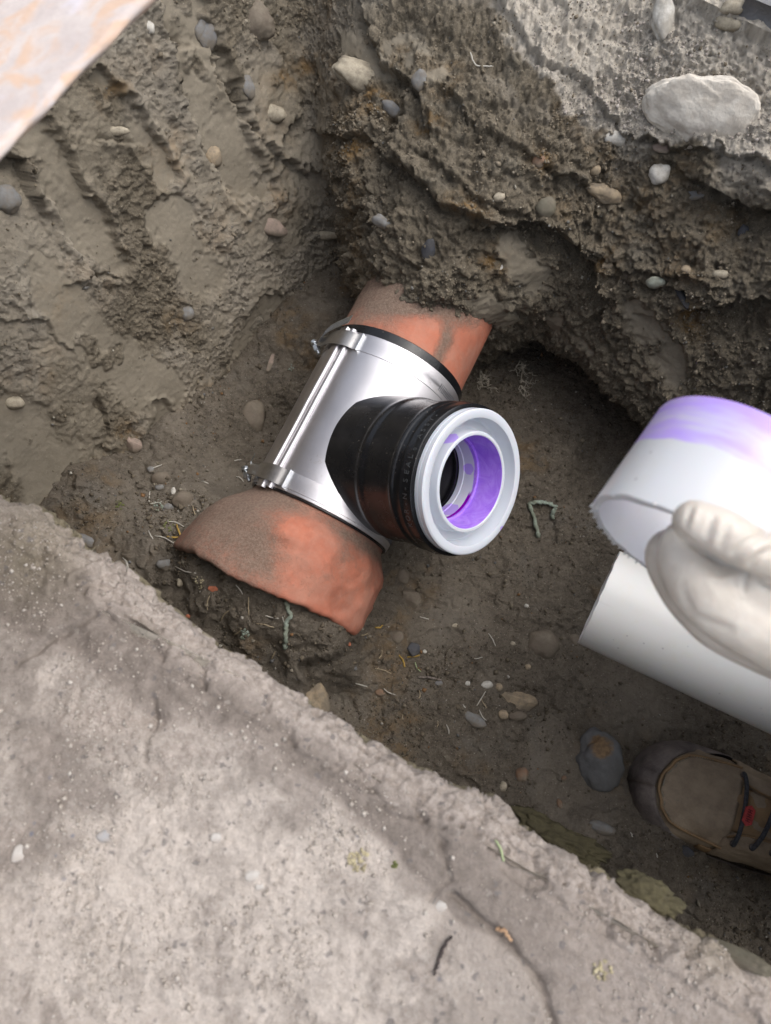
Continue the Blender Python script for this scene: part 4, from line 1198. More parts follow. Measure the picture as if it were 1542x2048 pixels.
# dried red mark on the thumb
# clothes and body, unseen, added to shade the lower right of the trench
def W(*a): return np.array(a, float)
el, sh, wr = W(.50, -.02, .60), W(.74, .03, .88), CP(1980, 1470, .42)
jk = [capsule_chain([wr, el, sh], [.040, .055, .075]), capsule_chain([sh, W(.84, .16, .92), W(.86, .34, .86)], [.085, .10, .08]), capsule_chain([W(.84, .18, .88), W(.92, .14, .66), W(1.0, .10, .46)], [.14, .15, .15]),
      capsule_chain([W(.86, .34, .86), W(.80, .24, .58), W(.74, .06, .38)], [.075, .055, .042])]
rel(remeshed('jacket', jk, .012, 6, M_JACKET, person))
tr = [capsule_chain([W(.575, -.165, .15), W(.50, -.10, .34), W(.44, -.05, .48)], [.060, .066, .076]), capsule_chain([W(.44, -.05, .48), W(.75, .02, .46), W(.98, .06, .40)], [.080, .10, .125]),
      capsule_chain([W(1.02, .14, .42), W(.80, .28, .46), W(.46, .25, .46)], [.125, .10, .078]), capsule_chain([W(.46, .25, .46), W(.52, .29, .25), W(.56, .31, .08)], [.078, .066, .060]), capsule_chain([W(.98, .02, .40), W(1.03, .18, .42)], [.13, .13])]
rel(remeshed('trousers', tr, .012, 6, M_DENIM, person))  # unseen legs drawn in close to block light under the white pipe
hd = [capsule_chain([W(.83, .17, .95), W(.79, .17, 1.04)], [.055, .055]), capsule_chain([W(.76, .17, 1.06), W(.755, .17, 1.12)], [.070, .082]), capsule_chain([W(.70, .17, 1.045), W(.71, .17, 1.03)], [.038, .034]), capsule_chain([W(.674, .17, 1.085), W(.662, .17, 1.062)], [.008, .012])]
rel(remeshed('head', hd, .006, 5, M_SKIN, person))
V, Fc = capsule_chain([W(.785, .17, 1.10), W(.775, .17, 1.135)], [.086, .084], 24); rel(pydata('hair', V, Fc, M_HAIR, person))

# ------------------------------------------------------------------ boot
toe = at_z(1272, 1560, .03)
bx_ = nrm(np.array([.905, -.425, 0])); by_ = np.array([-bx_[1], bx_[0], 0])        # local x runs toe -> heel, y towards photo-top
def make_boot(origin, bx, by, parent, name='boot'):
    bt = empty(name); bt.parent = parent
    bt.matrix_world = frame(origin, bx, by, (0, 0, 1))
    L_ = .300
    def cl(x):      # centre line
        return .010 * math.sin(x / L_ * PI) + .006
    def hw(x):
        w = float(np.interp(x, [0, .07, .10, .15, .20, .25, .30], [.0585, .0590, .0595, .052, .043, .042, .041]))
        if x < .058: w *= math.sqrt(max(0, 1 - (1 - x / .058) ** 2)) ** .92
        if x > .262: w *= math.sqrt(max(0, 1 - ((x - .262) / .0385) ** 2))
        return w
    def ht(x):
        return np.interp(x, [0, .004, .012, .025, .045, .07, .10, .13, .16, .20, .25, .29, .30], [.034, .044, .054, .062, .066, .070, .080, .098, .115, .150, .175, .175, .16])
    def S(x, th, off=0.0):
        """th: 0 = photo-bottom side at sole, PI = photo-top side"""
        c, s_ = math.cos(th), math.sin(th)
        w, h = hw(x) + off, ht(x) - .022 + off
        e1, e2 = .78, .72
        return np.array([x - (off * .8 if x < .02 else 0), cl(x) - math.copysign(abs(c) ** e1, c) * w, .022 + s_ ** e2 * h])
    def patch(x0, x1, t0, t1, off, nx=40, nt=40, nm='panel', mat=None, par=None, amp=0.0, seed=0, th=.0022):
        V = []; F_ = []
        for side in (0, 1):
            for i in range(nx):
                x = x0 + (x1 - x0) * (i / (nx - 1)) ** (2.0 if x0 < .03 else 1.0)
                a = t0(x) if callable(t0) else t0; b = t1(x) if callable(t1) else t1
                for j in range(nt):
                    t = a + (b - a) * j / (nt - 1)
                    ed = min(i, nx - 1 - i, j, nt - 1 - j)
                    o_ = off - (th if side else 0) - (.0008 if ed == 0 and not side else 0)
                    o_ += amp * mnoise.noise(Vector((x * 45, t * 4, seed))) + amp * .35 * mnoise.noise(Vector((x * 140, t * 12, seed)))
                    V.append(tuple(S(x, min(max(t, 0.001), PI - .001), o_)))
        n_ = nx * nt
        F_ = [list(f) for f in grid_faces(nx, nt)]; F_ += [[q + n_ for q in f[::-1]] for f in grid_faces(nx, nt).tolist()]
        idx = np.arange(n_).reshape(nx, nt); loop = list(idx[:, 0]) + list(idx[-1, 1:]) + list(idx[::-1, -1][1:]) + list(idx[0, ::-1][1:-1])
        for i in range(len(loop)):
            a, b = int(loop[i]), int(loop[(i + 1) % len(loop)]); F_.append([b, a, a + n_, b + n_])
        o = pydata(nm, V, F_, mat or M_LEATHER, par or bt); return o
    vamp = patch(.0, .30, 0.0, PI, 0, 90, 60, 'vamp', M_LEATHER, None, .0018, 1, .003)
    # raised toe plug bounded by the moccasin seam
    def seam_t(x):
        return math.radians(np.interp(x, [.018, .026, .04, .07, .11, .14], [88, 62, 50, 44, 40, 38]))
    patch(.020, .104, lambda x: seam_t(x), lambda x: PI - seam_t(x), .0030, 50, 40, 'toe_plug', M_LEATHER, None, .0016, 5)
    sp = [S(x, seam_t(x), .0034) for x in np.linspace(.104, .0195, 26)] + [S(x, PI - seam_t(x), .0034) for x in np.linspace(.0195, .104, 26)]
    V, Fc = tube(smooth_path(sp, 110), .0020, 8); sm_ = pydata('toe_seam', V, Fc, M_LEATHER_L, bt)
    st = []
    P_ = smooth_path([np.array(p) + np.array([0.004, 0, .0012]) for p in sp], 110)
    for k in range(4, 104, 2): st.append(tube([P_[k], (P_[k] + P_[k + 1]) / 2 + np.array([0, 0, .0004]), P_[k + 1]], .0007, 5))
    V, Fc = join(*st); M_TH = simple('pale_thread', (.30, .27, .21), .8); o = pydata('stitching', V, Fc, M_TH, sm_); o['kind'] = 'stuff'
    # sole with toe cap and grooves
    V = []; prof = [(.0, -.004), (.0015, .001), (.006, .0035), (.010, .0022), (.012, .0036), (.016, .0024), (.018, .0036), (.022, .0026), (.024, .0034), (.030, .0030), (.034, .0012), (.039, -.002), (.043, -.007), (.045, -.012), (.0455, -.0155), (.043, -.018)]
    out = []
    for k in range(120):
        u = k / 120 * 2 * PI; x = .150 - .152 * math.cos(u); s_ = math.sin(u)
        xx = min(max(x, 0.0005), .2995); out.append((x, cl(xx) - math.copysign(1, s_) * hw(xx) * 1.02, xx, s_))
    ctr = np.array([.15, .01])
    for (z, o_) in prof:
        for (x, y, xx, s_) in out:
            z0_, of0_ = z, o_
            toeup = .014 * math.exp(-(xx / .035) ** 2) * (z / .034); wt = math.exp(-(xx / .075) ** 4)
            dxy = np.array([x, y]) - ctr; dxy = dxy / (np.linalg.norm(dxy) + 1e-6)
            rip = .0005 * math.sin(z * 2600) * math.exp(-(xx / .05) ** 2)
            zz_ = z if z <= .034 else .034 + (z - .034) * wt
            oo_ = o_ if z <= .034 else .0012 + (o_ - .0012) * wt
            V.append((x + dxy[0] * (oo_ + .004 + rip), y + dxy[1] * (oo_ + .004 + rip), zz_ + toeup))
    Fc = []
    m_ = 120
    for i in range(len(prof) - 1):
        for k in range(m_): Fc.append([i * m_ + k, (i + 1) * m_ + k, (i + 1) * m_ + (k + 1) % m_, i * m_ + (k + 1) % m_])
    Fc.append(list(range(m_)))
    pydata('sole', V, Fc, M_SOLE, bt)
    # eyelet flaps on both sides of the tongue
    def f_lo(x): return math.radians(np.interp(x, [.110, .135, .2, .27], [14, 10, 8, 8]))
    def f_hi(x): return math.radians(np.interp(x, [.100, .106, .118, .15, .2, .27], [58, 66, 70, 72, 74, 76]))
    q1 = patch(.100, .272, f_lo, f_hi, .0042, 50, 26, 'lace_flap', M_LEATHER, None, .0022, 11, .003)
    q2 = patch(.100, .272, lambda x: PI - f_lo(x), lambda x: PI - f_hi(x), .0042, 50, 26, 'lace_flap', M_LEATHER, None, .0022, 12, .003)
    for qf_, sgn_ in ((q1, 1), (q2, -1)):
        ed = [S(x, f_hi(x) if sgn_ > 0 else PI - f_hi(x), .0052) for x in np.linspace(.102, .27, 20)]
        V, Fc = tube(ed, .0013, 7); pydata('piping', V, Fc, M_LEATHER_L, qf_)
    patch(.096, .27, math.radians(68), math.radians(112), .0012, 50, 20, 'tongue', M_LEATHER_L, None, .0022, 15, .002)
    patch(.085, .235, math.radians(3), math.radians(26), .0022, 50, 16, 'side_panel', M_LEATHER_L, None, .0014, 16, .002)
    # laces
    for i, x in enumerate((.110, .127, .145, .164, .186, .208)):
        lo, hi = f_hi(x) - math.radians(12), PI - f_hi(x) + math.radians(12)
        dx = .007 * (1 if i % 2 else -1)
        pts = [S(x, lo - .04, .002), S(x, lo, .0070), S(x + dx * .2, lo + .3, .0105), S(x + dx * .5, PI / 2, .0115), S(x + dx * .8, hi - .3, .0105), S(x + dx, hi, .0070), S(x + dx, hi + .04, .002)]
        V, Fc = tube(smooth_path(pts, 26), .0027, 8); pydata('lace', V, Fc, M_LACE, bt)
        for aa, xx in ((lo, x), (hi, x + dx)):
            c = S(xx, aa, .0052); V, Fc = tube([c + W(0, 0, -.001), c + W(0, 0, .0012)], .0036, 12); pydata('eyelet', V, Fc, M_SOLE, bt)
    # small red six-sided tag threaded on the first lace
    c = S(.110, math.radians(88), .0150); tx = nrm(S(.110, math.radians(105), .012) - S(.110, math.radians(65), .012)); ty = W(1, 0, 0); ty = nrm(ty - tx * (ty @ tx)); tz = np.cross(ty, tx)
    if tz[2] < 0: tz = -tz
    hx = [(-.0125, 0), (-.0085, .0058), (.0085, .0058), (.0125, 0), (.0085, -.0058), (-.0085, -.0058)]
    V = [tuple(c + tx * a + ty * b + tz * .0008) for a, b in hx] + [tuple(c + tx * a + ty * b - tz * .0008) for a, b in hx]
    Fc = [list(range(6)), list(range(6, 12))[::-1]] + [[i, (i + 1) % 6 + 0, (i + 1) % 6 + 6, i + 6] for i in range(6)]
    tg = pydata('lace_tag', V, Fc, M_TAG, bt, smooth=False); tg['label'] = 'small red six-sided tag on the lace'
    mk = [box(c + tx * (-.0068 + .0027 * k) + tz * .0010, tx, ty, tz, .00042, .0026, .0002) for k in range(6)] + [box(c + tx * (-.0054 + .0054 * k) + tz * .0010, tx, ty, tz, .0013, .00042, .0002) for k in range(3)]
    V, Fc = join(*mk); pydata('tag_print', V, Fc, M_TAGMARK, tg, smooth=False)
    patch(.215, .298, 0.1, PI - .1, .0050, 30, 40, 'collar', M_LEATHER, None, .002, 18, .004)
    return bt
boot = make_boot(toe * [1, 1, 0] + W(0, 0, .006), bx_, by_, person)
boot['label'] = 'worn brown leather boot with a moccasin toe seam and dark laces'

# ================================================================== pale board in the near corner
M_BOARD_, nt, b = newmat('mottled_pale_stone'); g = NT(nt)
c = g.mix(g.rng(g.noise(30, 5, .65), .35, .65), (0.50, 0.435, 0.41), (0.58, 0.515, 0.48))
c = g.mix(g.math('MULTIPLY', g.rng(g.noise(38, 3, .6, dist=.6), .46, .62), .75), c, (0.60, 0.40, 0.27))
c = g.mix(g.math('MULTIPLY', g.rng(g.noise(26, 3, .6), .60, .74), .5), c, (0.62, 0.60, 0.68))
g.l(c, b.inputs['Base Color']); b.inputs['Roughness'].default_value = .85; g.l(g.bump(g.noise(120, 4, .6), .002, .6), b.inputs['Normal'])
E1, E2 = CP(-90, 396, .29), CP(372, -76, .34)
ed = nrm(E2 - E1); E1 = E1 - ed * .60; outw = nrm(np.cross([0, 0, 1.0], ed))
if outw[0] > 0: outw = -outw
dn = nrm(outw * .40 + W(0, 0, -.115))
nb = nrm(np.cross(ed, dn)); nb = nb if nb[2] > 0 else -nb
def board(name, nx=200, ny=100):
    LX, LY, T_ = np.linalg.norm(E2 - E1), .92, .012
    V = []; xs = np.linspace(0, 1, nx); ys = np.linspace(0, 1, ny)
    for side in (0, 1):
        for i in xs:
            for j in ys:
                e_ = .0030 * mnoise.noise(Vector((i * 26, 3, 1))) + .0015 * mnoise.noise(Vector((i * 60, 5, 1)))
                p = E1 + ed * LX * i + dn * (LY * j + e_ * (1 - j))
                edge_ = min(i, 1 - i, j, 1 - j)
                p = p + nb * (.0008 * mnoise.noise(Vector((i * 30, j * 14, 2))) - (.0008 if edge_ < .001 else 0)) * (1 - side) - nb * T_ * side + dn * .022 * (1 - j) * side
                V.append(tuple(p))
    n_ = nx * ny; F_ = [list(f) for f in grid_faces(nx, ny)] + [[q + n_ for q in f[::-1]] for f in grid_faces(nx, ny).tolist()]
    idx = np.arange(n_).reshape(nx, ny); loop = list(idx[:, 0]) + list(idx[-1, 1:]) + list(idx[::-1, -1][1:]) + list(idx[0, ::-1][1:-1])
    for i in range(len(loop)):
        a, b_ = int(loop[i]), int(loop[(i + 1) % len(loop)]); F_.append([b_, a, a + n_, b_ + n_])
    o = pydata(name, V, F_, M_BOARD_); return o
brd = board('stone_slab'); tag(brd, 'blurred pale pinkish slab with orange mottling, closest thing in the top corner', 'stone slab')
bm = bmesh.new(); bm.from_mesh(brd.data); bmesh.ops.recalc_face_normals(bm, faces=bm.faces); bm.to_mesh(brd.data); bm.free()
blkc = E1 + ed * .14 + dn * .10
M_BLK = simple('concrete_block_grey', (.32, .30, .27), .9, 0, .1, 30, .002, 200)
hh = (blkc[2] - .035 - .50) / 2
V, Fc = box((blkc[0], blkc[1], .50 + hh), ed, outw, (0, 0, 1), .09, .05, hh)
o = pydata('concrete_block', V, Fc, M_BLK, None, False); m_ = o.modifiers.new('bevel', 'BEVEL'); m_.width = .006; m_.segments = 2
tag(o, 'rough grey concrete block propping up the pale mottled slab', 'block')

# ================================================================== stones, twigs and litter
bpy.context.view_layer.update()
HITS = O_WALLS + [O_FLOOR, O_SLAB, O_PAVE]
def hit(px_, py_, objs=None):
    d_ = nrm(ray(px_, py_)); best = None
    for o in (objs or HITS):
        ok, l, n_, _ = o.ray_cast(Vector(C_O), Vector(d_))
        if ok:
            t = (np.array(l) - C_O) @ d_
            if best is None or t < best[0]: best = (t, np.array(l), np.array(n_))
    if best is None: return at_z(px_, py_, .0), W(0, 0, 1)
    n_ = best[2]
    if n_ @ d_ > 0: n_ = -n_
    return best[1], n_
def stone_mat(name, c1, c2, patch=None, rough=.75, sc=60):
    m, nt, b = newmat(name); g = NT(nt)
    c = g.mix(g.rng(g.noise(sc, 5, .7), .3, .7), c1, c2)
    c = g.mix(g.math('MULTIPLY', g.rng(g.noise(28, 6, .8), .38, .62), .85), c, patch or (0.19, 0.16, 0.12))
    g.l(c, b.inputs['Base Color']); b.inputs['Roughness'].default_value = rough; b.inputs['Specular IOR Level'].default_value = .35
    g.l(g.bump(g.noise(350, 4, .65), .0012, .6), b.inputs['Normal'])
    return m
SM = {
    'white': stone_mat('white_stone', (.56, .54, .49), (.44, .415, .365), (.34, .31, .26)),
    'chalk': stone_mat('chalky_white_rock', (.76, .71, .62), (.64, .59, .51), (.56, .50, .42)),
    'tan': stone_mat('tan_stone', (.38, .30, .20), (.26, .20, .135)),
    'cream': stone_mat('cream_stone', (.42, .37, .28), (.30, .26, .19)),
    'grey': stone_mat('grey_stone', (.20, .20, .195), (.13, .13, .13)),
    'dark': stone_mat('dark_stone', (.060, .062, .072), (.038, .040, .046), (.09, .085, .08)),
    'blue': stone_mat('blue_grey_stone', (.185, .185, .185), (.13, .13, .132)),
    'brown': stone_mat('brown_stone', (.155, .125, .095), (.105, .085, .065)),
    'pink': stone_mat('pinkish_stone', (.32, .245, .20), (.24, .18, .145)),
    'rust': stone_mat('rusty_stone', (.22, .13, .08), (.16, .095, .06)),
    'green': stone_mat('pale_green_stone', (.27, .29, .24), (.20, .22, .18)),
    'olive': stone_mat('olive_stone', (.15, .137, .10), (.11, .10, .07)),
    'moss': stone_mat('mossy_soil_lump', (.095, .083, .045), (.065, .056, .034), (.115, .10, .055), .95, 160),
    'rustpatch': stone_mat('grey_cobble_rust', (.15, .152, .155), (.105, .107, .11), (.12, .118, .112)),
    'lichen': stone_mat('lichen_grey_green', (.36, .42, .36), (.25, .30, .25), (.17, .18, .13), .95, 300),
    'yellow': stone_mat('yellowish_crumb', (.52, .46, .30), (.40, .35, .22), (.30, .26, .17), .95, 200),
    'slabpeb': stone_mat('dusty_pale_pebble', (.47, .45, .42), (.40, .37, .34), (.40, .355, .315)),
    'slabgrey': stone_mat('dusty_grey_pebble', (.33, .33, .335), (.27, .265, .265), (.36, .32, .285)),
    'clay': simple('clay_chip_orange', (.50, .17, .09), .8, 0, .15, 90, .001, 400),
}
ICO = {}
_nt = SM['rustpatch'].node_tree; _g = NT(_nt); _b = [x for x in _nt.nodes if x.type == 'BSDF_PRINCIPLED'][0]
_src = _b.inputs['Base Color'].links[0].from_socket; _d = _g.n('ShaderNodeVectorMath', operation='DISTANCE'); _g.l(_g.coord(), _d.inputs[0]); _d.inputs[1].default_value = (.003, .016, .010)
_m = _g.rng(_g.math('ADD', _d.outputs['Value'], _g.math('MULTIPLY', _g.noise(70, 5, .7), .016)), .026, .020)
_g.l(_g.mix(_g.math('MULTIPLY', _m, .8), _src, _g.mix(_g.rng(_g.noise(200, 4, .7), .35, .65), (.15, .085, .035), (.26, .16, .07))), _b.inputs['Base Color'])
def ico(k):
    if k not in ICO:
        bm = bmesh.new(); bmesh.ops.create_icosphere(bm, subdivisions=k, radius=1); 
        ICO[k] = (np.array([v.co[:] for v in bm.verts]), [[v.index for v in f.verts] for f in bm.faces]); bm.free()
    return ICO[k]
def stone(px_, py_, w, h, ang, mat, label, cat='stone', name='stone', seed=0, th=.6, emb=.30, lump=.18, sub=4, nmix=.55, facet=0, group=None, lift=None):
    p, n_ = hit(px_, py_)
    dep_ = (p - C_O) @ C_F; sc_ = dep_ / F
    a = math.radians(ang)
    z = nrm(nrm(C_O - p) * (1 - nmix) + n_ * nmix)
    x = C_R * math.cos(a) - C_U * math.sin(a); x = nrm(x - z * (x @ z)); y = np.cross(z, x)
    V0, F0 = ico(sub)
    rx_, ry_ = w / 2 * sc_, h / 2 * sc_; rz = min(rx_, ry_) * th
    r = 1 + lump * fbm(V0, 1.1, 3, seed + 500) + lump * (.22 if lump < .45 else .8) * fbm(V0, 4.5, 4, seed + 501)
    if facet:
        rg = np.random.default_rng(seed)
        for _ in range(facet):
            d_ = nrm(rg.normal(size=3)); c_ = rg.uniform(.55, .8); pr_ = (V0 * r[:, None]) @ d_
            r = np.where(pr_ > c_, r * c_ / np.maximum(pr_, 1e-3), r)
    V = V0 * r[:, None] * np.array([rx_, ry_, rz])
    M = frame(p + n_ * (rz * (1 - 2 * emb)) if lift is None else p + n_ * lift, x, y, z)
    me = bpy.data.meshes.new(name); me.from_pydata([tuple(v) for v in V], [], F0); me.update()
    o = link_mesh(name, me, SM[mat] if isinstance(mat, str) else mat, None, facet == 0)
    if facet: flat_shade(o)
    o.matrix_world = M
    tag(o, label, cat, group)
    return o
STONES = [
    (722, 153, 112, 50, 20, 'cream', 'kidney-shaped cream stone with a white crust set high in the wall'),
    (548, 228, 46, 30, 8, 'cream', 'small cream stone in the corner crease, beside the long smooth tooth mark'),
    (424, 313, 32, 34, -20, 'tan', 'round tan pebble among ochre soil in the left wall'),
    (786, 219, 42, 22, 35, 'blue', 'bluish white stone just below the kidney-shaped cream stone'),
    (764, 443, 36, 22, 25, 'grey', 'smooth grey pebble in the crease above the buried pipe'),
    (646, 470, 60, 18, 5, 'cream', 'long pale sliver of stone low in the corner of the walls'),
    (1316, 350, 40, 36, -25, 'white', 'clean white oval pebble below the big chalky rock'),
    (1208, 385, 68, 34, 25, 'tan', 'large flat tan pebble in the rough wall, left below the white oval pebble'),
    (1089, 417, 34, 38, 30, 'olive', 'olive tan pebble above the hollow in the rough wall'),
    (1321, 297, 30, 18, 15, 'pink', 'pink stone tucked under the lower edge of the chalky rock'),
    (1326, 36, 40, 84, -6, 'white', 'upright long white stone at the top edge of the photo'),
    (1190, 341, 20, 20, 0, 'tan', 'small orange tan pebble just above the large flat tan pebble'),
    (1312, 564, 34, 22, -10, 'green', 'pale green pebble in the lower rough wall'),
    (1001, 536, 10, 16, 25, 'white', 'tiny sharp white chip above the buried pipe'),
    (857, 500, 26, 42, 10, 'dark', 'dark slaty stone in the wall over the clay pipe'),
    (516, 50, 62, 60, 0, 'brown', 'reddish brown cobble set in the wall at the top left'),
    (1078, 322, 24, 24, 10, 'rust', 'orange stone patch in the middle of the rough wall'),
    (1466, 16, 40, 24, 5, 'cream', 'upper of two pale stones by the grey paving'),
    (1460, 46, 48, 26, 10, 'cream', 'lower of two pale stones by the grey paving'),
    (1228, 277, 44, 22, 12, 'white', 'small white lumpy stone left of the pink stone'),
    (506, 836, 46, 60, 10, 'brown', 'round brown stone beside the steel coupling'),
    (268, 886, 40, 30, 30, 'pink', 'pinkish wedge stone at the foot of the left wall'),
    (28, 806, 34, 26, 0, 'cream', 'cream pebble at the far left margin of the photo'),
    (14, 397, 46, 46, 0, 'grey', 'grey stone under the pale corner slab, cut by the photo edge'),
    (372, 626, 26, 26, 0, 'grey', 'small round grey pebble in smeared soil left of the pipe'),
    (300, 56, 20, 20, 0, 'white', 'small white pebble near the edge of the pale corner slab'),
    (545, 454, 56, 30, 20, 'pink', 'flat pinkish stone pressed into the left wall near the corner'),
    (172, 1081, 46, 20, 20, 'blue', 'pale bluish stone where slab and left wall meet'),
    (412, 70, 36, 56, 15, 'blue', 'blue grey stone in the left wall near the top'),
    (235, 262, 44, 16, 8, 'cream', 'flat cream stone between two smooth tooth marks'),
    (402, 60, 22, 40, 30, 'grey', 'grey stone behind the blue grey stone near the top'),
    (838, 162, 26, 34, 10, 'grey', 'grey pebble right of the kidney-shaped cream stone'),
    (496, 175, 24, 38, 0, 'grey', 'upright grey stone above the small cream crease stone'),
    (1000, 395, 22, 16, 0, 'cream', 'small cream pebble in the centre of the rough wall'),
    (1215, 530, 20, 14, 10, 'tan', 'small tan pebble right of the hollow in the rough wall'),
    (1372, 540, 20, 14, 20, 'tan', 'orange pebble in the lower right wall'),
    (1440, 548, 34, 14, 10, 'cream', 'thin cream stone under the ledge at the right'),
    (1388, 392, 44, 16, 5, 'blue', 'bluish flat stone in the dark hollow at the right'),
    (1487, 465, 16, 26, 0, 'dark', 'dark stone in the hollow under the right ledge'),
    (1366, 598, 12, 44, -25, 'dark', 'dark twig-like sliver of stone in the right wall'),
    (1200, 1516, 84, 102, -15, 'rustpatch', 'big smooth grey cobble with a rusty patch beside the boot'),
    (1080, 1287, 58, 60, 0, 'brown', 'round brown cobble pressed into the floor below the white ring'),
    (1036, 1403, 62, 40, 8, 'tan', 'angular tan stone on the trench floor'),
    (1034, 1433, 36, 18, 8, 'brown', 'flat brown pebble under the angular tan stone'),
    (1005, 1430, 18, 18, 0, 'tan', 'small tan pebble touching the angular tan stone'),
    (824, 1297, 24, 30, 15, 'dark', 'dark blue angular chip of stone right of the bell'),
    (973, 1370, 22, 14, -5, 'white', 'small flat white pebble on the floor'),
    (950, 1441, 46, 24, 35, 'grey', 'flat grey pebble left of the angular tan stone'),
    (795, 1276, 26, 24, 10, 'brown', 'lumpy brown pebble left of the dark blue chip'),
    (1044, 1551, 22, 26, 0, 'rust', 'reddish brown stone near the slab edge'),
    (1119, 1608, 12, 18, -20, 'rust', 'small rusty pebble left of the boot toe'),
    (1128, 1557, 10, 10, 0, 'rust', 'tiny rusty pebble left of the grey cobble'),
    (628, 1392, 50, 72, -30, 'tan', 'large smooth tan cobble half hidden by the slab edge'),
    (1146, 1279, 20, 24, 0, 'brown', 'brown pebble at the open end of the long white pipe'),
    (805, 1151, 26, 28, 0, 'brown', 'brown pebble in the shade under the rubber branch'),
    (822, 1198, 30, 50, -30, 'brown', 'dark angular brown stone right of the bell'),
    (1006, 1573, 14, 20, 0, 'cream', 'pale pebble touching the broken slab edge'),
    (1203, 1655, 46, 20, 15, 'grey', 'pale grey flat stone left of the boot'),
    (1373, 1705, 26, 20, 10, 'dark', 'dark pebble under the side of the boot'),
    (998, 1374, 14, 14, 0, 'tan', 'small orange tan pebble right of the flat white pebble'),
    (361, 1163, 13, 18, 0, 'cream', 'small pale pebble left of the broken bell'),
    (1118, 1688, 170, 62, 30, 'moss', 'long mossy lump sticking out below the slab edge'),
    (1298, 1796, 110, 56, 32, 'moss', 'second mossy lump below the slab edge, near the boot'),
    (1470, 1915, 120, 34, 34, 'olive', 'crumbly stony lump at the lower right slab edge'),
    (935, 1367, 9, 9, 0, 'white', 'tiny white pebble left of the flat white pebble'),
    (1053, 1212, 8, 8, 0, 'white', 'tiny white grain below the lichen twig'),
    (849, 1303, 7, 7, 0, 'white', 'tiny white grain beside the dark blue chip'),
    (910, 1252, 20, 9, 0, 'cream', 'thin cream flake on smooth soil below the ring'),
    (1056, 1335, 12, 12, 0, 'tan', 'small tan pebble below the round brown cobble'),
    (1026, 1287, 9, 9, 0, 'cream', 'tiny cream pebble left of the round brown cobble'),
    (760, 1385, 18, 12, 0, 'rust', 'dull red pebble between slab and bell'),
    (1205, 1290, 0, 0, 0, 'grey', ''),
    (876, 1366, 14, 12, 0, 'blue', 'small blue pebble under the lichen-grey twig'),
    (1488, 1590, 0, 0, 0, 'grey', ''),
    (320, 975, 14, 12, 0, 'grey', 'grey pebble in gravel at the foot of the left wall'),
    (302, 940, 12, 12, 0, 'grey', 'small grey pebble higher in the gravel'),
    (338, 1015, 18, 14, 10, 'grey', 'grey pebble in the gravel beside the bell'),
    (348, 985, 10, 16, 0, 'white', 'small upright white pebble in the gravel'),
    (365, 1000, 40, 34, 10, 'brown', 'flat brown clod in the gravel left of the bell'),
    (322, 955, 34, 26, -10, 'brown', 'rounded brown clod at the top of the gravel'),
    (330, 1128, 26, 20, 0, 'grey', 'grey stone left of the yellow moss scrap'),
    (433, 1675, 20, 18, 0, 'slabpeb', 'round white pebble set in the dusty slab'),
    (215, 1673, 34, 22, 0, 'slabgrey', 'bluish grey pebble set in the dusty slab'),
    (38, 1708, 24, 30, 0, 'slabpeb', 'pale grey pebble in the slab near the left margin'),
    (505, 1752, 26, 22, 0, 'slabpeb', 'rounded white pebble in the middle of the slab'),
    (520, 1774, 16, 12, 0, 'slabpeb', 'smaller white pebble below the rounded white pebble in the slab'),
    (882, 1812, 22, 18, 0, 'slabpeb', 'white pebble in the crack across the slab'),
]
STN = []
for i, (x, y, w, h, a, m_, lab) in enumerate(STONES):
    if w == 0: continue
    on_slab = 1670 < y < 1830 and x < 900
    big = max(w, h) > 60
    fc_ = 7 if lab.startswith(('angular', 'dark angular', 'dark blue angular', 'tiny sharp', 'pinkish wedge')) else 0
    onw = y < 920 and not on_slab
    o = stone(x, y, w * 1.10, h * 1.10, a, m_, lab, seed=i, th=.62 if not on_slab else .3, emb=.40 if onw else (.36 if not on_slab else .46), lump=.36 if m_ != 'moss' else .5, sub=(5 if m_ in ('moss', 'olive') and big else 4) if big else 3, facet=fc_, nmix=.35)
    STN.append(o)
# the big chalky rock with creases
o = stone(1404, 226, 222, 136, 16, 'chalk', 'big chalky white rock with creases at the top of the rough wall', seed=90, th=.30, emb=.56, lump=.22, sub=6, nmix=.5)
me = o.data; n_ = len(me.vertices); co = np.empty(n_ * 3, np.float32); me.vertices.foreach_get('co', co); co = co.reshape(-1, 3)
rr = np.linalg.norm(co, axis=1, keepdims=True)
co *= 1 + .16 * (fbm(co, 15, 4, 620, ridged=True) - .2)[:, None] + .04 * fbm(co, 90, 3, 622)[:, None]
me.vertices.foreach_set('co', co.ravel()); me.update()

# clay chips
for (x, y, w, h, a, lab) in [(428, 1178, 34, 18, 25, 'orange clay chip lying below the broken bell'), (377, 1232, 13, 10, 0, 'small orange clay crumb by the slab edge'), (486, 1147, 12, 9, 10, 'orange clay crumb fallen from the bell rim'),
                             (541, 725, 12, 44, 18, 'long pink clay sliver on the left wall above the coupling'), (698, 1288, 12, 9, 0, 'orange clay crumb at the tip of the bell')]:
    m_ = 'clay' if 'pink' not in lab else 'pink'
    stone(x, y, w, h, a, m_, lab, 'clay chip', 'clay_chip', seed=int(x), th=.35, emb=.1, lump=.3, sub=2, facet=6, nmix=.7)

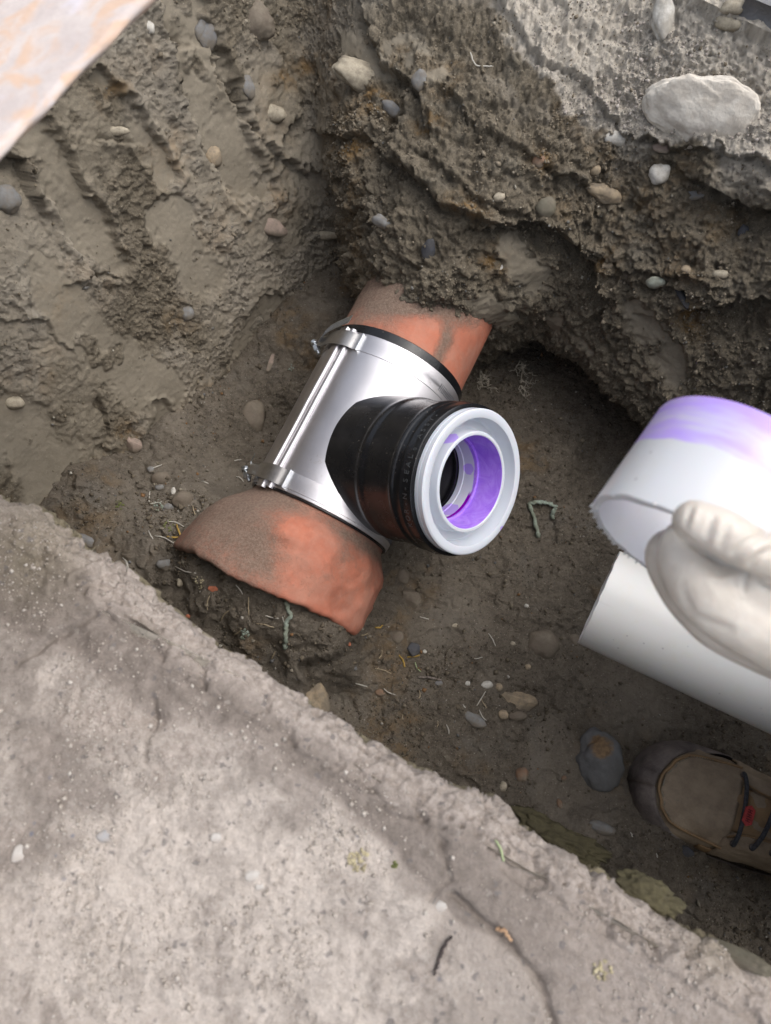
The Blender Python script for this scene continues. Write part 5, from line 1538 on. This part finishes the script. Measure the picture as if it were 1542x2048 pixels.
def twig(pts_px, r, mat, label, cat, name, n=14, lift=.001, group=None, jit=.0006, seed=0, rads=None):
    P_ = [hit(x, y) for x, y in pts_px]; pts = [p + nn_ * (lift + r) for p, nn_ in P_]
    # keep it from following every dent
    pts = np.array(pts)
    S_ = smooth_path(pts, n)
    rs_ = np.random.default_rng(seed)
    S_ = S_ + rs_.normal(size=S_.shape) * jit
    V, Fc = tube(S_, rads if rads is not None else [r * (1 - .25 * abs(2 * i / (n - 1) - 1)) for i in range(n)], 7)
    c = S_.mean(0); V = [tuple(np.array(v) - c) for v in V]
    o = pydata(name, V, Fc, mat, None); o.matrix_world = Matrix.Translation(c)
    tag(o, label, cat, group); return o
M_NEED = simple('dry_needle', (.42, .34, .22), .7, 0, .15, 60)
M_NEEDP = simple('bleached_needle', (.55, .52, .45), .7, 0, .1, 60)
M_NEEDG = simple('green_blade', (.40, .47, .26), .6, 0, .1, 60)
M_TWIG = simple('dark_twig', (.075, .055, .05), .8, 0, .3, 400, .001, 900)
M_TWIGB = simple('brown_twig', (.24, .20, .17), .8, 0, .3, 300, .001, 900)
M_LICH = SM['lichen']
twig([(573, 1200), (575, 1228), (578, 1250), (574, 1275), (573, 1298)], .0022, M_LICH, 'upright twig crusted with grey green lichen below the bell', 'twig', 'twig', 26, .002, jit=.0006, rads=list(.0020 + .0012 * np.random.default_rng(3).random(26)))
twig([(836, 1354), (860, 1358), (884, 1361)], .0017, M_TWIGB, 'short grey brown twig on the floor right of the bell', 'twig', 'twig', 16, .002)
lt = empty('twig', Matrix.Translation(hit(1085, 1035)[0])); tag(lt, 'bent twig covered in pale green lichen beside the white ring', 'twig')
for pts in ([(1078, 1070), (1070, 1050), (1062, 1030), (1056, 1012), (1060, 1004)], [(1060, 1004), (1080, 1006), (1100, 1008), (1112, 1014)], [(1106, 1012), (1110, 1026), (1104, 1042)]):
    P_ = [hit(x, y) for x, y in pts]; S_ = smooth_path([p + nn_ * .006 for p, nn_ in P_], 18); rs_ = np.random.default_rng(len(pts)); S_ = S_ + rs_.normal(size=S_.shape) * .0006
    V, Fc = tube(S_, list(.0018 + .0022 * rs_.random(18)), 8); o = pydata('branch', V, Fc, M_LICH, lt); o.matrix_parent_inverse = lt.matrix_world.inverted()
twig([(903, 1872), (888, 1890), (878, 1915), (868, 1944)], .0011, M_TWIG, 'curved dark twig lying on the dusty slab', 'twig', 'twig', 26, .001, jit=.0003)
twig([(992, 1850), (1010, 1858), (1024, 1874)], .0013, simple('orange_fibre', (.46, .29, .17), .8), 'short orange brown fibre in the slab crack', 'twig', 'twig', 14, .0008)
twig([(992, 1676), (998, 1695), (1005, 1722)], .0009, M_NEEDG, 'single pale green grass blade on the slab', 'grass blade', 'grass_blade', 12, .001, jit=.0001)
NEED = [(352, 1092, 80, 22, 0), (250, 1130, 75, 34, 1), (372, 1140, 20, 40, 1), (430, 1125, 40, 14, 1), (413, 1092, 55, 30, 1), (440, 1062, 60, 30, 0), (302, 1072, 60, 18, 1), (352, 1050, 15, 36, 1), (330, 1078, 25, 40, 1),
        (418, 1205, 100, 26, 0), (454, 1228, 140, 34, 0), (480, 1180, 50, 20, 1), (498, 1212, 95, 36, 0), (543, 1234, 5, 26, 1), (530, 1250, 8, 36, 0), (567, 1245, 80, 22, 1), (478, 1262, 140, 20, 0), (547, 1310, 115, 16, 0),
        (757, 1252, 150, 20, 2), (848, 1237, 5, 18, 1), (727, 1268, 175, 14, 0), (760, 1308, 115, 18, 0), (768, 1342, 15, 34, 0), (722, 1368, 20, 24, 1), (778, 1382, 35, 26, 1), (802, 1322, 65, 24, 2), (827, 1313, 170, 24, 2), (836, 1335, 60, 20, 3),
        (838, 1390, 110, 16, 0), (962, 1398, 120, 34, 1), (968, 1408, 65, 22, 0), (965, 1430, 55, 26, 1), (895, 1458, 80, 18, 1), (805, 1432, 100, 16, 0), (927, 1412, 50, 8, 1), (957, 1317, 170, 16, 1), (984, 1280, 60, 28, 1),
        (875, 1447, 100, 12, 0), (1262, 1668, 70, 12, 1), (480, 958, 30, 18, 1), (408, 966, 25, 16, 1), (476, 922, 170, 14, 1), (560, 914, 95, 12, 1), (312, 934, 165, 24, 1), (358, 1062, 60, 22, 2), (346, 1074, 5, 20, 2), (388, 1022, 80, 18, 0),
        (300, 995, 95, 22, 1), (312, 1008, 170, 26, 1), (362, 990, 165, 16, 1), (1312, 1712, 80, 8, 1)]
NM = [M_NEED, M_NEEDP, simple('ochre_leaf_strip', (.46, .30, .07), .7), M_NEEDG]
NG = ['dry brown conifer needle', 'bleached white conifer needle', 'short ochre yellow leaf strip', 'tiny green blade on the soil beside the dark blue chip']
def zone(x, y):
    if y < 975 and x > 395: return 'in the shade left of the steel coupling'
    if x < 400 and y < 1100: return 'in the gravel left of the bell'
    if x > 1200: return 'near the boot'
    if x < 360: return 'by the slab edge left of the bell'
    if x < 620: return 'on the soil bank below the bell'
    if x > 870: return 'around the angular tan stone'
    return 'on the trench floor right of the bell'
for i, (x, y, a, L_, k) in enumerate(NEED):
    t = math.radians(a); dx, dy = math.cos(t) * L_ / 2, math.sin(t) * L_ / 2; bw = ((i * 37) % 7 - 3) * .7
    twig([(x - dx, y - dy), (x - dy * bw * .06, y + dx * bw * .06), (x + dx, y + dy)], .00075 if k != 2 else .0013, NM[k], NG[k] + ' ' + zone(x, y) if k != 3 else NG[k], 'leaf strip' if k == 2 else ('grass blade' if k == 3 else 'needle'), 'leaf_strip' if k == 2 else ('grass_blade' if k == 3 else 'conifer_needle'), 8, .0012,
         group=None if k == 3 else ['brown needles ', 'bleached needles ', 'ochre leaf strips '][k] + zone(x, y), jit=.0002, seed=i)
# moss and lichen crumbs
def crumbs_at(px_, py_, rad, cnt, size, mat, label, cat, name, seed):
    rg = np.random.default_rng(seed); parts = []; V0, F0 = ico(1)
    base, _ = hit(px_, py_)
    for k in range(cnt):
        a = rg.random() * 2 * PI; r = rad * rg.random() ** .6
        p, nn_ = hit(px_ + math.cos(a) * r * rg.uniform(.7, 1), py_ + math.sin(a) * r)
        s = size * rg.uniform(.5, 1.2); q = p + nn_ * s * rg.uniform(.1, 1.4) - base
        parts.append(([tuple(q + v * s * rg.uniform(.6, 1.25)) for v in V0], F0))
    V, Fc = join(*parts); o = pydata(name, V, Fc, mat, None, False); o.matrix_world = Matrix.Translation(base); tag(o, label, cat); return o
crumbs_at(716, 1722, 24, 46, .0014, SM['yellow'], 'crusty yellowish crumb lying on the pale slab', 'lichen crumb', 'lichen_crumb', 1)
crumbs_at(1205, 1942, 22, 30, .0012, SM['yellow'], 'pale crumbly patch on the slab near the bottom right', 'lichen crumb', 'lichen_crumb', 2)
crumbs_at(789, 1729, 7, 12, .0010, simple('moss_green', (.20, .22, .07), .9, 0, .3, 300), 'tiny green moss dot on the slab beside the yellowish crumb', 'moss', 'moss_tuft', 3)
crumbs_at(490, 1267, 10, 22, .0016, M_LICH, 'pale blue green lichen scrap on the soil below the bell', 'lichen', 'lichen_scrap', 4)
crumbs_at(400, 1165, 13, 22, .0013, SM['yellow'], 'yellow moss scrap beside the orange clay chip', 'moss', 'moss_tuft', 5)
crumbs_at(336, 1052, 12, 24, .0014, bpy.data.materials['moss_green'], 'dark green moss tuft in the gravel left of the bell', 'moss', 'moss_tuft', 6)
crumbs_at(240, 1010, 11, 20, .0014, bpy.data.materials['moss_green'], 'green moss tuft at the foot of the left wall', 'moss', 'moss_tuft', 7)
crumbs_at(318, 1010, 12, 18, .0016, M_LICH, 'pale grey lichen scrap in the gravel', 'lichen', 'lichen_scrap', 8)
crumbs_at(730, 1226, 12, 16, .0010, bpy.data.materials['moss_green'], 'little green moss sprig right of the bell', 'moss', 'moss_tuft', 9)
crumbs_at(583, 737, 7, 12, .0012, M_LICH, 'tiny green lichen dot beside the pink sliver', 'lichen', 'lichen_scrap', 10)
crumbs_at(316, 965, 12, 16, .0018, SM['cream'], 'crumbly cream fragment in the gravel', 'stone', 'stone_fragment', 11)

# rootlets hanging in the hollow beside the clay pipe
M_ROOT = simple('pale_rootlet', (.52, .46, .36), .8, 0, .2, 200)
def roots(base_px, seed, label, n=5, spread=34, down=60):
    rg = np.random.default_rng(seed); parts = []
    b0, nn0 = hit(*base_px)
    def grow(x, y, ang, L_, r, lev):
        pts = [(x, y)]
        for k in range(4):
            ang += rg.uniform(-.5, .5); x += math.cos(ang) * L_ / 4; y += math.sin(ang) * L_ / 4; pts.append((x, y))
        P_ = []
        for q in pts:
            p, nn_ = hit(*q); P_.append(p + nn_ * .004)
        P_ = np.array(P_)
        ok = np.linalg.norm(np.diff(P_, axis=0), axis=1).max() < .03
        if ok: parts.append(tube(smooth_path(P_, 12) - b0, [1.7 * r * (1 - .5 * i / 11) for i in range(12)], 5))
        if lev > 0:
            for q in pts[1:]:
                if rg.random() < .8: grow(*q, ang + rg.choice([-1, 1]) * rg.uniform(.6, 1.3), L_ * .45, r * .65, lev - 1)
    for k in range(n):
        grow(base_px[0] + rg.uniform(-spread, spread) * .3, base_px[1] + rg.uniform(-5, 5), rg.uniform(.9, 2.2), down * rg.uniform(.5, 1.1), .0007, 2)
    V, Fc = join(*parts); o = pydata('rootlets', V, Fc, M_ROOT, None); o.matrix_world = Matrix.Translation(b0); tag(o, label, 'roots'); return o
roots((1028, 680), 1, 'long pale rootlet hanging in the hollow right of the clay pipe', 1, 6, 60)
roots((1045, 728), 2, 'branching pale rootlets below the hanging one', 3, 20, 46)
roots((965, 745), 3, 'fine pale rootlets against the side of the clay pipe', 3, 24, 44)
twig([(940, 112), (941, 124), (956, 128), (975, 128), (992, 136)], .0008, M_NEEDP, 'thin bent white root thread sticking out of the upper wall', 'root', 'root', 18, .003, jit=.0002)

# ================================================================== loose grit
def grit(name, P_, N_, size, mat, label, seed, jitter=.6):
    rg = np.random.default_rng(seed); V0 = np.array([[1, 0, 0], [-1, 0, 0], [0, 1, 0], [0, -1, 0], [0, 0, 1], [0, 0, -1], ]) * 1.0
    V0 = np.array([(x, y, z) for x, y, z in ico(1)[0]]); F0 = np.array(ico(1)[1])
    if len(P_) > 7000 or True:
        # 12-vertex chips
        bm = bmesh.new(); V0 = np.array([[1, 0, 0], [-1, 0, 0], [0, 1, 0], [0, -1, 0], [0, 0, 1], [0, 0, -1.]]); F0 = np.array([[0, 2, 4], [2, 1, 4], [1, 3, 4], [3, 0, 4], [2, 0, 5], [1, 2, 5], [3, 1, 5], [0, 3, 5]]); bm.free()
    n_ = len(P_); k = len(V0)
    s = size(rg, n_)
    A_ = rg.normal(size=(n_, 3, 3)); Q, _ = np.linalg.qr(A_)
    st = rg.uniform(.55, 1.25, size=(n_, 1, 3))
    V = (V0[None] * (1 + rg.uniform(-.28, .28, size=(n_, k, 1)))) * st
    V = np.einsum('nkj,nij->nki', V, Q) * s[:, None, None] + (P_ + N_ * (s * .35)[:, None])[:, None]
    Fq_ = (F0[None] + (np.arange(n_) * k)[:, None, None]).reshape(-1, 3)
    me = mesh_np(name, V.reshape(-1, 3), Fq_)
    col_ = np.repeat(rg.random((n_, 3)), k, 0); add_attr(me, 'tone', col_)
    o = link_mesh(name, me, mat, None, False); tag(o, label, 'grit', None, 'stuff'); return o
def grit_mat(name, stops):
    m, nt, b = newmat(name); g = NT(nt)
    x = g.n('ShaderNodeVertexColor', layer_name='tone'); sp = g.n('ShaderNodeSeparateColor'); g.l(x.outputs['Color'], sp.inputs[0])
    r = g.n('ShaderNodeValToRGB'); r.color_ramp.interpolation = 'CONSTANT'
    el_ = r.color_ramp.elements
    el_[0].position = 0; el_[0].color = (*stops[0][1], 1); el_[1].position = stops[1][0]; el_[1].color = (*stops[1][1], 1)
    for p, c in stops[2:]:
        e = el_.new(p); e.color = (*c, 1)
    g.l(sp.outputs[0], r.inputs[0])
    c = g.mix(g.math('MULTIPLY', g.noise(300, 3, .6), .5), r.outputs[0], tuple(x * .7 for x in stops[0][1]))
    g.l(c, b.inputs['Base Color']); b.inputs['Roughness'].default_value = .92; b.inputs['Specular IOR Level'].default_value = .2
    g.l(g.bump(g.noise(900, 2, .6), .0008, .6), b.inputs['Normal'])
    return m
M_GF = grit_mat('floor_grit', [(0, (.115, .094, .068)), (.35, (.155, .128, .092)), (.62, (.085, .070, .052)), (.80, (.20, .17, .125)), (.90, (.26, .23, .18)), (.945, (.16, .16, .16)), (.97, (.24, .13, .06)), (.985, (.48, .45, .39))])
M_GW = grit_mat('wall_grit', [(0, (.215, .180, .130)), (.40, (.165, .138, .100)), (.70, (.26, .22, .165)), (.90, (.19, .19, .18)), (.95, (.36, .32, .25)), (.985, (.46, .43, .36))])
M_GS = grit_mat('slab_grit', [(0, (.46, .41, .36)), (.45, (.38, .335, .29)), (.75, (.56, .51, .46)), (.92, (.30, .27, .24)), (.985, (.52, .48, .43))])
rg = np.random.default_rng(55)
def pick(prob, n_):
    prob = np.maximum(prob, 0); return rg.choice(len(prob), n_, p=prob / prob.sum())
FN_ = np.array([0, 0, 1.0])
fxx, fyy, _ = project(FP2)
inview = (fxx > -60) & (fxx < 1600) & (fyy > 500) & (fyy < 2000)
den_ = (1 + 2.2 * np.clip(grav, 0, 1) + 1.2 * np.exp(-((fxx - 860) ** 2 + (fyy - 1370) ** 2) / 150 ** 2)) * (1 - .92 * sm) * inview * (.25 + sstep(-.2, .3, fbm(FP, 12, 3, 701)))
i_ = pick(den_, 20000); grit('floor_grit', FP2[i_], np.tile(FN_, (len(i_), 1)), lambda r, n: .0007 + .0011 * r.random(n) ** 2 + .0034 * r.random(n) ** 10, M_GF, 'fine crumbs of soil and grit over the trench floor', 1)
wxx, wyy = W_PX, W_PY
invw = (wxx > -40) & (wxx < 1580) & (wyy > -40) & (wyy < 1250) & W_SEL
den_ = invw * (1 - .95 * W_SMOOTH) * (1 - .9 * np.clip(W_DRY, 0, 1)) * (.3 + .7 * far) * (.2 + sstep(-.15, .3, fbm(WV.astype(float), 12, 3, 703)))
i_ = pick(den_, 20000); grit('wall_grit', WV[i_], WN[i_], lambda r, n: .0007 + .0012 * r.random(n) ** 2 + .0028 * r.random(n) ** 16, M_GW, 'small crumbs and grit sticking to the earth walls', 2)
den_ = invw * np.clip(W_DRY - .3, 0, 1) * (.2 + sstep(-.15, .3, fbm(WV.astype(float), 12, 3, 707)))
i_ = pick(den_, 4000); grit('crust_grit', WV[i_], WN[i_], lambda r, n: .0004 + .0008 * r.random(n) ** 2 + .0022 * r.random(n) ** 16, M_GS, 'pale dry crumbs on the crust at the top of the rough wall', 4)
ins = (sx > -60) & (sx < 1600) & (sy > 900) & (sy < 2120) & (zsf > .484)
den_ = ins * (.15 + dustm + .5 * lip) * (.1 + sstep(-.1, .35, fbm(SP_, 18, 3, 705)))
i_ = pick(den_, 6000); grit('slab_grit', SV[i_], np.tile(FN_, (len(i_), 1)), lambda r, n: .0004 + .0008 * r.random(n) ** 2 + .0016 * r.random(n) ** 14, M_GS, 'pale dust crumbs and grit on the slab', 3)
# tufts of soil stuck to the top of the far clay pipe
print('DONE')
